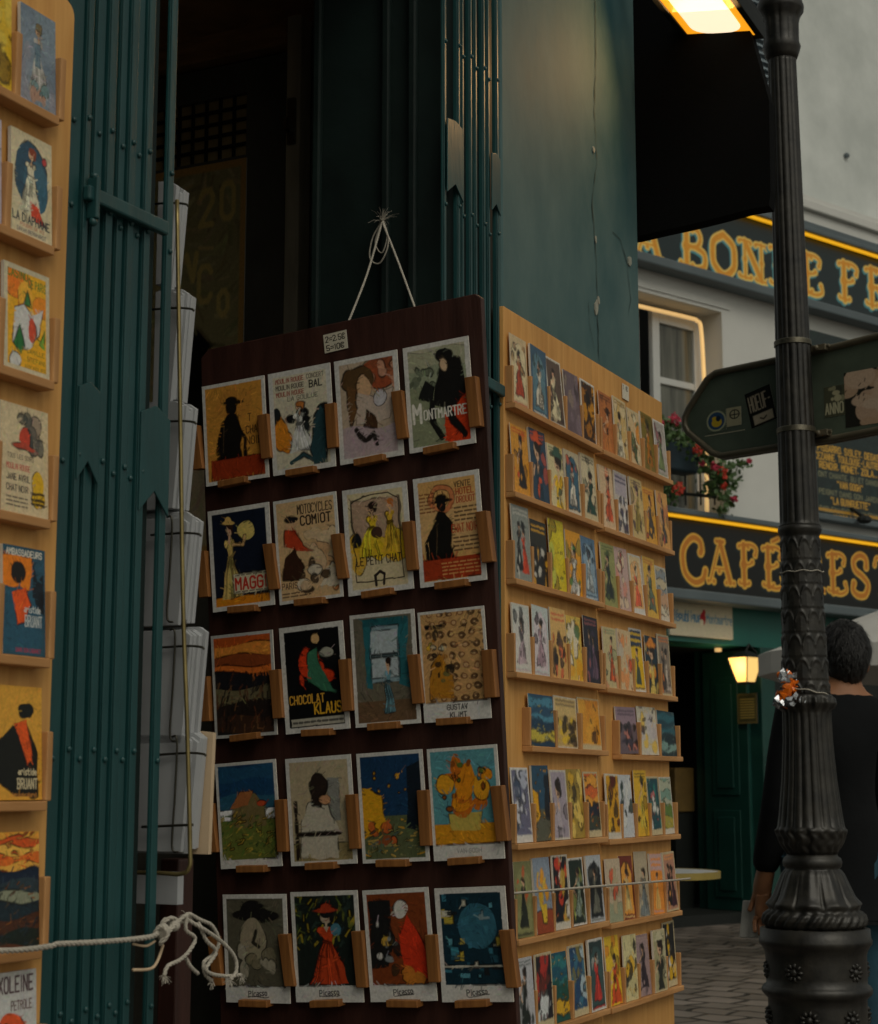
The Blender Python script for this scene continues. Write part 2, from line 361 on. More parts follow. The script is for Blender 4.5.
M_paper2 = mat('cream_paper', 'c9b090', .7, var=.08, scale=20, bump=.1)
M_edge = mat('card_edge', 'd8d2c4', .7, var=.08, scale=120, bump=0)
M_print = printmat('printed_card'); M_sign = printmat('painted_sign', .35, .5); M_matte = printmat('matte_print', .8, .2)
M_rope = mat('cotton_rope', 'b9b2a4', .9, var=.2, scale=60, bump=.4, bscale=300)
M_plaster = mat('grey_white_plaster', 'd8dcd8', .85, var=.08, scale=1.6, bump=.35, bscale=4, bdist=.02, c2='c0c5c1')
M_plaster2 = mat('white_wall', 'cfcfca', .8, var=.07, scale=2, bump=.2, bscale=8)
M_cgreen = mat('cafe_dark_green', '12413a', .45, var=.3, scale=3)
M_cteal = mat('cafe_teal', '1b6157', .45, var=.2, scale=3)
M_slate = mat('slate_trim', '5c676b', .5, var=.15, scale=3)
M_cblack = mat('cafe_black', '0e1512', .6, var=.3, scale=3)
M_frame = mat('white_window_frame', 'c6c7c4', .5, var=.06, scale=5)
M_glass = mat('dim_window_glass', '77776c', .12, var=.3, scale=2.0, bump=0, c2='3c3d36', stretch=(6, 6, .3))
M_curtain = mat('pale_curtain', '8e9088', .8, var=.2, scale=3, stretch=(8, 8, .5))
M_led = emis('yellow_led', 'ffb81c', 1.0); M_ledw = emis('warm_led', 'ffcf86', .85)
M_lampglass = emis('lamp_glass', 'ffe8c4', 1.75); M_lampedge = emis('lamp_glass_rim', 'ffa51e', 1.5)
M_lantern = emis('lantern_glass', 'ffd07a', 1.15)
M_leaf = mat('geranium_leaf', '2f4d22', .6, var=.5, scale=30, bump=.1, c2='4c6432')
M_pink = mat('pink_petal', 'c93b55', .6, var=.3, scale=60); M_red = mat('red_petal', 'd0402a', .6, var=.3, scale=60)
M_pot = mat('dark_planter', '1a2f38', .5, var=.2, scale=5)
M_orange = mat('orange_wrapper', 'f07a12', .35, var=.25, scale=30, c2='c85a08', bump=.4); M_foil = mat('foil', 'b9bcc0', .25, metal=.9, var=.3, scale=40, bump=.6)

def hit(px, py, P, n):
    r = ray(px, py); return CAMP + r * (n.dot(P - CAMP) / n.dot(r))
# ------------------------------------------------------------------ ground
def ground():
    bm = new(); N = 90
    bmesh.ops.create_grid(bm, x_segments=N, y_segments=N, size=40)
    bmesh.ops.translate(bm, vec=(0, 25, 0), verts=bm.verts)
    m = bpy.data.materials.new('cobblestones'); m.use_nodes = True; t = m.node_tree; L = t.links; b = t.nodes['Principled BSDF']
    tc = nd(t, 'ShaderNodeTexCoord'); mp = nd(t, 'ShaderNodeMapping'); mp.inputs['Rotation'].default_value = (0, 0, R(38)); L.new(tc.outputs['Object'], mp.inputs[0])
    wn = nd(t, 'ShaderNodeTexNoise'); wn.inputs['Scale'].default_value = 1.5; L.new(mp.outputs[0], wn.inputs[0])
    ad = nd(t, 'ShaderNodeMixRGB', blend_type='ADD'); ad.inputs[0].default_value = .34; L.new(mp.outputs[0], ad.inputs[1]); L.new(wn.outputs['Color'], ad.inputs[2])
    br = nd(t, 'ShaderNodeTexBrick'); br.inputs['Scale'].default_value = 2.1; br.inputs['Row Height'].default_value = .5; br.inputs['Mortar Size'].default_value = .035; br.inputs['Mortar Smooth'].default_value = .6
    br.inputs['Color1'].default_value = (*lin('8a8078'), 1); br.inputs['Color2'].default_value = (*lin('6a625a'), 1); br.inputs['Mortar'].default_value = (*lin('2a2723'), 1)
    L.new(ad.outputs[0], br.inputs[0])
    n = nd(t, 'ShaderNodeTexNoise'); n.inputs['Scale'].default_value = 2.2; n.inputs['Detail'].default_value = 7; L.new(tc.outputs['Object'], n.inputs[0])
    mr = nd(t, 'ShaderNodeMapRange'); mr.inputs[1].default_value = .3; mr.inputs[2].default_value = .7; mr.inputs[3].default_value = .6; mr.inputs[4].default_value = 1.15; L.new(n.outputs['Fac'], mr.inputs[0])
    mx = nd(t, 'ShaderNodeVectorMath', operation='SCALE'); L.new(br.outputs[0], mx.inputs[0]); L.new(mr.outputs[0], mx.inputs['Scale']); L.new(mx.outputs[0], b.inputs['Base Color'])
    bp = nd(t, 'ShaderNodeBump'); bp.inputs['Strength'].default_value = 1; bp.inputs['Distance'].default_value = .03; bp.invert = True; L.new(br.outputs['Fac'], bp.inputs['Height'])
    L.new(bp.outputs[0], b.inputs['Normal']); b.inputs['Roughness'].default_value = .55
    tag(obj('ground', bm, m), kind='structure')
ground()

# ------------------------------------------------------------------ shop building
S_OPEN0 = FA.px(147, 500)[0]; S_OPEN1 = FA.px(445, 300)[0]; S_CORN = FA.px(641, 385)[0]
bld = thing('shop_building', FA.P(0, 0, -.2), 'green painted corner shop with an open doorway, cracked teal wall behind the postcard boards', 'building')
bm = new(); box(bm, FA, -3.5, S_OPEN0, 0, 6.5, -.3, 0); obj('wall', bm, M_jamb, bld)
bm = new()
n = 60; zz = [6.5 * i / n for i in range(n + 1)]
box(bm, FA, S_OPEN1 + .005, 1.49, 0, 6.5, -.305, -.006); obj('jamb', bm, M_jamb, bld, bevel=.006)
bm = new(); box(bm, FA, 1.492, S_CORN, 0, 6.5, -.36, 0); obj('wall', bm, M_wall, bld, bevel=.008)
bm = new()
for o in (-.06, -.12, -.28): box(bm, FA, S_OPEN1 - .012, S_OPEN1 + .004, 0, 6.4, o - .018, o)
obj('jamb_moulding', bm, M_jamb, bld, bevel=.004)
bm = new(); box(bm, FA, S_OPEN0, S_OPEN1, 3.0, 6.5, -.3, 0); obj('lintel_wall', bm, M_green, bld)
bm = new(); box(bm, FA, S_CORN - .3, S_CORN - .004, 0, 6.5, -4, -.361); obj('side_wall', bm, M_wall, bld)
# cracks and peeling paint down the joint of the teal wall
def crack(pts, w):
    bm = new(); P = []
    for a, b in zip(pts, pts[1:]):
        k = max(2, int(abs(a[1] - b[1]) / 6))
        for i in range(k): P.append((a[0] + (b[0] - a[0]) * i / k + random.uniform(-.5, .5), a[1] + (b[1] - a[1]) * i / k))
    P.append(pts[-1]); L_ = []; R_ = []
    for i, (x, y) in enumerate(P):
        s, z = FA.px(x, y, .001); ww = .36 * w * random.uniform(.15, 1) * (0.2 if i in (0, len(P) - 1) else 1)
        L_.append(bm.verts.new(FA.P(s - ww, z, .002))); R_.append(bm.verts.new(FA.P(s + ww, z + .002, .002)))
    for i in range(len(P) - 1): bm.faces.new((L_[i], R_[i], R_[i + 1], L_[i + 1]))
    obj('crack', bm, M_crack, bld)
M_crack = mat('crack_shadow_filler', '2c4342', .9, var=.4, scale=30)
M_peel = mat('peeled_plaster', 'a5a79a', .9, var=.4, scale=40)
crack([(595, -5), (596, 60), (594, 110), (597, 160), (592, 200), (596, 260), (597, 300), (599, 365)], .008)
crack([(612, 232), (620, 240), (627, 262), (631, 300), (628, 318)], .006)
crack([(630, 60), (633, 80), (634, 120)], .004)
crack([(588, 300), (590, 330), (594, 350)], .003)
for (x, y, r) in ((597, 308, .012), (599, 300, .007), (596, 240, .006), (630, 262, .012), (594, 150, .006)):
    bm = new(); s, z = FA.px(x, y, .003); v = []
    for k in range(9):
        a = 2 * math.pi * k / 9; rr = r * random.uniform(.5, 1.2); v.append((s + rr * math.cos(a), z + rr * 1.6 * math.sin(a)))
    prism(bm, FA, v, .0005, .0035); obj('peeled_patch', bm, M_peel, bld)
# interior of the doorway
bm = new()
box(bm, FA, -1.6, 2.05, -.02, .012, -3.2, -.02); obj('floor_slab', bm, M_dark, bld)
bm = new(); box(bm, FA, -1.6, 2.05, 3.02, 3.1, -3.2, -.37); obj('interior_ceiling', bm, M_brown, bld)
bm = new(); box(bm, FA, -1.7, -1.6, 0, 3.05, -3.2, -.3); obj('interior_wall', bm, M_dark, bld)
bm = new(); box(bm, FA, -1.7, 2.05, 0, 3.05, -3.3, -3.2); obj('interior_wall', bm, M_dark, bld)
S_T = 1.75                                                   # cross wall with the inner door
Pn = FA.P(S_T, 0, 0)
def tpx(px, py, s=S_T):
    q = hit(px, py, FA.P(s, 0, 0), FA.ex) - FA.O; return q.dot(FA.eo), q.z
bm = new(); box(bm, FA, S_T + .05, S_T + .12, 0, 3.05, -3.2, -.36); obj('interior_wall', bm, M_dark, bld)
TF = Frame(FA.P(S_T, 0, 0), FA.eo, -FA.ex)                   # s = outward coordinate, o = towards the camera
o0, z0 = tpx(170, 66); o1, z1 = tpx(292, 38)
bm = new(); box(bm, TF, -3.1, o1, z0 - .02, z0 + .16, -.05, .03); obj('door_lintel', bm, M_brown, bld, bevel=.006)
bm = new(); box(bm, TF, -3.1, o1 + .02, z0 + .165, z0 + .30, -.05, .06); obj('door_cornice', bm, M_brown, bld, bevel=.01)
# pale jamb strip with a lock plate
a, _ = tpx(292, 200); b, _ = tpx(306, 200)
M_strip = mat('worn_pale_jamb', 'd2c8ae', .6, var=.4, scale=14, stretch=(1, 1, .2))
bm = new(); box(bm, TF, a, b, 0, z0 + .06, -.02, .035); obj('door_jamb', bm, M_strip, bld, bevel=.004)
bm = new(); _, za = tpx(297, 150); _, zb = tpx(297, 105); box(bm, TF, a + .01, a + .03, za, zb, .035, .045); box(bm, TF, a + .012, a + .022, za + .03, za + .06, .045, .065); obj('lock_plate', bm, M_steel, bld)
# door leaf with grille
d0, _ = tpx(165, 200); d1 = a - .02
dr = thing('shop_door', TF.P((d0 + d1) / 2, 0, 0), 'dark inner shop door with a small barred window, behind the brown poster', 'door')
g0, gz0 = tpx(150, 172); g1, gz1 = tpx(247, 92)
bm = new()
box(bm, TF, g1, d1, .02, z0 - .03, -.03, .0); box(bm, TF, -3.0, g0, .02, z0 - .03, -.03, 0); box(bm, TF, g0, g1, gz1, z0 - .03, -.03, 0); box(bm, TF, g0, g1, .02, gz0, -.03, 0)
obj('leaf', bm, M_dark, dr)
M_warmglass = mat('yellowish_obscured_glass', 'c8b078', .3, var=.5, scale=6)
bm = new(); box(bm, TF, g0, g1, gz0, gz1, -.022, -.016); obj('pane', bm, M_warmglass, dr)
bm = new()
for i in range(1, 7): x = g0 + (g1 - g0) * i / 7; box(bm, TF, x - .003, x + .003, gz0, gz1, -.012, -.004)
for i in range(1, 5): z = gz0 + (gz1 - gz0) * i / 5; box(bm, TF, g0, g1, z - .003, z + .003, -.013, -.003)
obj('grille', bm, M_cblack, dr)
# poster on the door, generic lettering
pa, pz1 = tpx(177, 172, S_T); pb, _ = tpx(249, 163); _, pz0 = tpx(215, 352)
A = Art(pb - pa + .16, pz1 - pz0 + .5, 150, 260, 'b5a878', 3, .05)
A.e(.45, .22, .42, .30, 'd8c4a0'); A.e(.55, .42, .2, .16, '17150e'); A.e(.38, .36, .1, .1, '17150e'); A.s_([(.7, .5), (.86, .42), (.85, .3), (.75, .3)], .016, 'b8a868')
for (q, x, y, hh) in (('2', .55, .84, .09), ('0', .76, .85, .09), ('A', .2, .70, .09), ('v', .42, .70, .10), ('C', .55, .64, .09), ('o', .75, .60, .09)): A.t(q, x, y, hh, 'e8cf80', wt=.24)
A.frame(.02, 'd8a860')
ps = sheet_mesh('poster', TF.P(pa - .08, pz0 - .5, .012), TF.ex, TF.ez, TF.eo, pb - pa + .08, pz1 - pz0 + .5, .004, A, [M_matte, M_edge])
tag(ps, 'brown poster with curly ochre lettering hanging on the dark inner door', 'poster')

# black canopy at the corner
cn = thing('canopy', FA.P(S_CORN, 2.3, 0), 'black canvas canopy projecting from the corner of the teal wall over the street', 'awning')
def cpx(px, py): q = hit(px, py, FA.P(S_CORN + .01, 0, 0), FA.ex) - FA.O; return q.dot(FA.eo), q.z
pl = [cpx(735, -20), cpx(752, 38), cpx(769, 100), cpx(770.5, 190), cpx(769, 206)]
pl += [cpx(x, y) for x, y in ((750, 209), (720, 217), (690, 224.5), (660, 231), (637, 236.5))]
CFm = Frame(FA.P(S_CORN + .01, 0, 0), FA.eo, -FA.ex)
poly = pl + [(-.6, pl[-1][1] + .0), (-.6, pl[0][1] + .5), (pl[0][0] - .25, pl[0][1] + .5)]
bm = new(); prism(bm, CFm, poly, 0, -.05); obj('cloth', bm, M_black, cn)

# floodlight
fl = thing('flood_lamp', FA.P(1.9, 2.6, .3), 'square lit floodlight with glowing yellow glass fixed above the teal wall', 'lamp')
s1, zz1 = FA.px(688, 40, .13); p1 = FA.P(s1, zz1, .13); p2 = hit(762, 36, p1, FA.ex)
sgt = (p2 - p1); Lw = sgt.length; ex = sgt.normalized(); ey = -FA.ex; en = ex.cross(ey).normalized()
if en.z > 0: en = -en
LF = Frame(p1, ex, en, ey); LL = .36
bm = new(); box(bm, LF, .012, Lw - .012, .012, LL - .012, .0, .001); obj('glass_rim', bm, M_lampedge, fl)
bm = new()
def rr(x0, x1, y0, y1, r, o):
    pts = []
    for cx, cy, a0 in ((x1 - r, y1 - r, 0), (x0 + r, y1 - r, 90), (x0 + r, y0 + r, 180), (x1 - r, y0 + r, 270)):
        for k in range(6): a = R(a0 + 18 * k); pts.append((cx + r * math.cos(a), cy + r * math.sin(a)))
    return pts
prism(bm, LF, rr(.034, Lw - .034, .042, LL - .03, .045, 0), .0012, .003); obj('glass', bm, M_lampglass, fl)
bm = new()
box(bm, LF, -.006, .012, -.006, LL + .006, -.03, .006); box(bm, LF, Lw - .012, Lw + .006, -.006, LL + .006, -.03, .006)
box(bm, LF, .012, Lw - .012, -.006, .012, -.03, .006); box(bm, LF, .012, Lw - .012, LL - .012, LL + .006, -.03, .006); box(bm, LF, .0, Lw, 0, LL, -.05, -.031)
obj('housing', bm, M_cblack, fl, bevel=.002)
bm = new(); c = LF.P(Lw / 2, LL / 2, -.05); tube(bm, [c, c + Vector((0, 0, .1)), c + Vector((0, 0, .12)) - FA.eo * .3], .012); obj('bracket', bm, M_cblack, fl)
al = bpy.data.lights.new('flood_light', 'AREA'); al.shape = 'RECTANGLE'; al.size = Lw * .8; al.size_y = LL * .8; al.energy = 3.4; al.color = (1, .55, .2); al.spread = R(140)
ao = bpy.data.objects.new('flood_light', al); COL.objects.link(ao); ao.location = LF.P(Lw / 2, LL / 2, .012)
dirv = (Vector((0, 0, -.75)) - FA.ex * 1.6 - FA.eo * .12).normalized(); ao.rotation_euler = dirv.to_track_quat('-Z', 'Y').to_euler()

# ------------------------------------------------------------------ folding gates
def gate(name, label, pxs, w, ztop, plates, rows, bracket, extra):
    g = thing(name, FA.P(pxs[0][1], 0, .03), label, 'gate', None)
    for i, (wd, s) in enumerate(pxs):
        bm = new(); o1 = .011 + (.004 if i % 2 else 0); wd = wd * (.84 if i else 1)
        box(bm, FA, s - wd / 2, s + wd / 2, .02, ztop, o1 - .003, o1)
        box(bm, FA, s - wd / 2, s - wd / 2 + .003, .02, ztop, .002, o1 - .003); box(bm, FA, s + wd / 2 - .003, s + wd / 2, .02, ztop, .002, o1 - .003)
        for z in rows:
            q = FA.P(s, z + (.012 if i % 2 else 0), o1 + .001); ball(bm, q, .0045, 6)
        obj('bar', bm, M_gate, g, bevel=.0014)
    for (x0, x1, yp, ys, yn, yb) in plates:
        sa, za = FA.px(x0, ys, .017); sb, zb = FA.px(x1, ys, .017); sm = (sa + sb) / 2
        _, zp = FA.px((x0 + x1) / 2, yp, .03); _, zn = FA.px((x0 + x1) / 2, yn, .03); _, zb2 = FA.px((x0 + x1) / 2, yb, .03); za = (za + zb) / 2
        bm = new(); prism(bm, FA, [(sa, za), (sm, zp), (sb, za), (sb, zb2), (sm, zn), (sa, zb2)], .0155, .0185); obj('lattice_plate', bm, M_gate, g, bevel=.001)
    for (p, q, hh) in bracket:
        sa, za = FA.px(*p, .022); sb, zb = FA.px(*q, .022); bm = new()
        prism(bm, FA, [(sa, za - hh), (sb, zb - hh), (sb, zb + hh), (sa, za + hh)], .0158, .028); obj('cross_bracket', bm, M_gate, g, bevel=.003)
    for p in extra:
        s, z = FA.px(*p, .04); bm = new(); box(bm, FA, s - .004, s + .004, z - .03, z + .028, .016, .033); ball(bm, FA.P(s, z + .03, .025), .006, 8); ball(bm, FA.P(s, z - .034, .025), .0065, 8)
        obj('clasp', bm, M_gate, g, bevel=.002)
    return g
def sx(px, y=100): return FA.px(px, y, .013)[0]
lb = [(FA.px(84, 100, .019)[0] - FA.px(71.5, 100, .019)[0] + .006, (FA.px(71.5, 100, .019)[0] + FA.px(84, 100, .019)[0]) / 2 + .003)] + [(sx(b) - sx(a), (sx(a) + sx(b)) / 2) for a, b in ((85.5, 91.5), (96.5, 106), (108, 116), (121.5, 128.5), (130, 137), (138, 145), (146.5, 153.5), (171, 178))]
zr = [FA.px(120, y)[1] for y in (150, 232, 478, 760, 1010, -40)]
gate('folding_gate', 'green steel folding gate pushed together between the left postcard panel and the doorway', lb, .018, 3.0,
     [(79, 100, 378, 389, 459, 480), (141, 170, 402, 416, 489, 512)], zr, [((86, 192), (166, 229), .0105)], [(103, 196)])
rb = [(.0085, sx(x)) for x in (446.5, 458.5, 464.2, 470.6, 477.3, 483.7, 490, 497)]
zr = [FA.px(470, y)[1] for y in (68, 225, 400, -60)]
gate('folding_gate', 'green steel folding gate catching warm lamplight between the dark doorway and the teal wall', rb, .0125, 3.0,
     [(447, 463, 115, 124, 179, 192), (491.5, 500, 148, 156, 199, 208)], zr, [((483, 380), (503, 392), .012)], [])

# ------------------------------------------------------------------ generic poster pictures
SK = 'd9b08c'
def shade(c, k): return tuple(min(1., q * k) for q in lin(c))
def fig(A, cx, y0, y1, c, skin=SK, hair='2a1c14', wide=.22, lean=0., hat=None, arm=None):
    H = y1 - y0; wq = wide
    A.p([(cx - wq, y0), (cx - wq * .62, y0 + H * .28), (cx - wq * .22 + lean, y0 + H * .56), (cx - wq * .42 + lean, y0 + H * .76), (cx + wq * .36 + lean, y0 + H * .77), (cx + wq * .22 + lean, y0 + H * .55), (cx + wq * .7, y0 + H * .26), (cx + wq * .95, y0)], c)
    A.e(cx + lean, y0 + H * .9, wq * .30, H * .085, skin); A.e(cx + lean + wq * .06, y0 + H * .95, wq * .34, H * .06, hair)
    A.s_([(cx + lean, y0 + H * .78), (cx + lean, y0 + H * .84)], .012, skin)
    rq = random.Random(int(cx * 1000) + A.seed)
    for k in range(7):
        t = rq.uniform(-.8, .8); A.s_([(cx + lean * .5 + t * wq * .25, y0 + H * .54), (cx + t * wq * .6, y0 + H * .28), (cx + t * wq * 1.0, y0 + .01)], .007, shade(c, rq.choice((.45, .6, 1.5, 1.8))), .75)
    A.s_([(cx + lean - wq * .24, y0 + H * .555), (cx + lean + wq * .22, y0 + H * .55)], .010, shade(c, .4))
    A.p([(cx + lean - wq * .14, y0 + H * .77), (cx + lean + wq * .14, y0 + H * .77), (cx + lean, y0 + H * .69)], skin)
    A.e(cx + lean - wq * .34, y0 + H * .72, wq * .16, H * .05, shade(c, 1.25)); A.e(cx + lean + wq * .3, y0 + H * .72, wq * .14, H * .05, shade(c, .75))
    A.e(cx + lean + wq * .26, y0 + H * .9, wq * .12, H * .07, hair); A.e(cx + lean - wq * .10, y0 + H * .905, wq * .04, H * .008, hair); A.e(cx + lean + wq * .06, y0 + H * .905, wq * .04, H * .008, hair); A.e(cx + lean - wq * .02, y0 + H * .86, wq * .05, H * .008, 'a83c30')
    if arm: A.s_([(cx - wq * .3 + lean, y0 + H * .73), (cx - wq * 1.05, y0 + H * .55), (cx - wq * .7 + lean, y0 + H * .42)], .018, arm)
    if hat: A.e(cx + lean, y0 + H * .985, wq * .6, H * .03, hat); A.e(cx + lean, y0 + H * 1.02, wq * .3, H * .045, hat)
def mini(A, kind, cols, rg):
    A.seed += rg.randint(0, 500)
    """small generic poster: kind + list of colours"""
    bgc = cols[0]; A.rect(-1, -1, 2, 2, bgc)
    c = cols + cols
    if kind == 'fig':
        A.blobs(0, .05, 1, .95, 7, [c[1], c[2]], .06, .16, rg.randint(0, 999), .5)
        v_ = rg.random(); y0_, y1_, w_ = (.12, .86, rg.uniform(.22, .34)) if v_ < .45 else ((-.7, .88, rg.uniform(.5, .7)) if v_ < .7 else (.02, .74, rg.uniform(.3, .45)))
        fig(A, rg.uniform(.4, .6), y0_, y1_, c[1], wide=w_, hat=c[2] if rg.random() < .5 else None, lean=rg.uniform(-.06, .06), arm=SK)
        A.blobs(.1, .1, .9, .4, 3, [c[2], c[3 % len(c)]], .04, .10, rg.randint(0, 999))
        if rg.random() < .6: A.t('AFFICHE'[:rg.randint(4, 7)], .12, .9, .055, c[2], width=.76) if False else A.lines(.1, .88, .9, .97, 2, c[2], rg.randint(0, 99))
    elif kind == 'duo':
        fig(A, .32, .1, .8, c[1], wide=.22, lean=.05); fig(A, .68, .08, .74, c[2], wide=.22, lean=-.05, hat=c[1]); A.lines(.1, .86, .9, .97, 2, c[3 % len(c)], rg.randint(0, 99)); A.blobs(.1, .05, .9, .3, 3, [c[3 % len(c)]], .05, .1, 4)
    elif kind == 'arch':
        A.rect(.1, .08, .9, .7, c[1]); A.e(.5, .7, .4, .2, c[1]); fig(A, .5, .14, .8, c[2], wide=.28); A.blobs(.15, .5, .85, .88, 6, [c[3 % len(c)]], .04, .09, rg.randint(0, 99), .8); A.lines(.1, .01, .9, .07, 1, c[2])
    elif kind == 'land':
        A.waves(.45, 1.1, [c[0], c[1], c[0], c[1]], .03, 8, rg.random() * 6); A.waves(-.1, .5, [c[2], c[3 % len(c)], c[2]], .03, 7, rg.random() * 6); A.dabs(0, 0, 1, 1, 50, cols, .09, .008, 10, rg.randint(0, 99), .7); A.blobs(.1, .35, .9, .55, 5, [c[2]], .06, .13, rg.randint(0, 99))
    elif kind == 'night':
        A.rect(-1, .4, 2, 2, c[0]); A.rect(-1, -1, 2, .42, c[2]); A.p([(0, .2), (0, .7), (.35, .62), (.4, .3)], c[1]); A.p([(.7, .3), (.75, .85), (1, .9), (1, .25)], '16202a'); A.blobs(.2, .6, .9, .95, 8, [c[1]], .01, .03, rg.randint(0, 99)); A.dabs(0, 0, 1, .4, 25, [c[2], c[1]], .1, .008, 0, 5, .7)
    elif kind == 'bunch':
        A.rect(-1, -1, 2, .3, c[2]); A.p([(.38, .12), (.34, .38), (.66, .38), (.62, .12)], c[3 % len(c)]); A.blobs(.22, .42, .78, .8, 14, [c[1], c[1], c[3 % len(c)]], .06, .12, rg.randint(0, 99))
    elif kind == 'crowd':
        A.rect(-1, .62, 2, 2, c[1]); A.blobs(.05, .05, .95, .6, 22, [c[2], c[3 % len(c)], '1c1a1c'], .05, .12, rg.randint(0, 99)); A.lines(.1, .8, .9, .95, 2, c[2], 3)
    elif kind == 'abs':
        A.blobs(.05, .1, .95, .95, 12, cols[1:], .08, .2, rg.randint(0, 999)); A.dabs(0, 0, 1, 1, 30, cols, .12, .01, rg.uniform(0, 160), rg.randint(0, 999), .8)
    elif kind == 'words':
        A.rect(.0, .72, 1, 1, c[1]); A.lines(.12, .76, .88, .96, 2, c[0], 3); fig(A, .5, .1, .68, c[2], wide=.25); A.lines(.1, .02, .9, .08, 1, c[1], 5)

def place_card(F, s, z, w, h, art, label, rot=0., lean=.03, o=.02, t=.004, name='postcard', group=None):
    ex = (F.ex * math.cos(rot) + F.ez * math.sin(rot)); ez = (F.ez * math.cos(rot) - F.ex * math.sin(rot))
    ez = (ez - F.eo * lean).normalized(); en = ex.cross(ez); en = en if en.dot(F.eo) > 0 else -en
    art.brush(); art.wobble(.005 if art.nx > 60 else .02); P = F.P(s, z, o + t); art.grain(.121)
    ob = sheet_mesh(name, P, ex, ez, en, w, h, t, art, [M_print, M_edge])
    tag(ob, label, 'postcard', group); return ob

# ------------------------------------------------------------------ side display panel (two sheets, eight rows of pockets)
PO = .022                                                      # board face
ledges = [((518.4, 410), (592, 448), (593, 450), (664, 481.8)), ((509, 495), (595.3, 526.9), (596.3, 529), (667, 553.5)),
          ((511.3, 583), (597.4, 606.6), (599.4, 608.7), (668, 626.7)), ((513.3, 677.4), (599.4, 689.3), (600.5, 691.8), (671.2, 701)),
          ((526.5, 751.5), (599.3, 755.6), (612.6, 759.3), (673, 761.3)), ((516.3, 850.3), (601.4, 842.7), (601.4, 845.8), (675.6, 839.2)),
          ((521.4, 945.6), (603.4, 927.1), (605.5, 930.2), (677.2, 915.9)), ((530, 1042), (602.4, 1014.4), (604.4, 1015.5), (678, 992.5))]
sA = FA.px(503.5, 330, PO)[0]; sB = FA.px(595.5, 600, PO)[0]; sC = FA.px(668, 700, PO)[0]
zt1 = FA.px(504, 306, PO)[1]; zt2 = FA.px(659, 401, PO)[1]; print('panel', sA, sB, sC, zt1, zt2, 'corner', S_CORN)
zt = (zt1 + zt2) / 2
sheets = []
for i, (a, b) in enumerate(((sA, sB - .001), (sB + .001, sC))):
    t = thing('postcard_rack', FA.P((a + b) / 2, .25, 0), ('plywood panel of card pockets beside the green gate, near half of the side display', 'plywood panel of card pockets at the street end, overhanging the wall corner')[i], 'card rack', 'plywood postcard panels on the teal wall')
    bm = new(); box(bm, FA, a, b, .25, zt, .003, PO); obj('board', bm, M_ply, t, bevel=.0015); sheets.append(t)
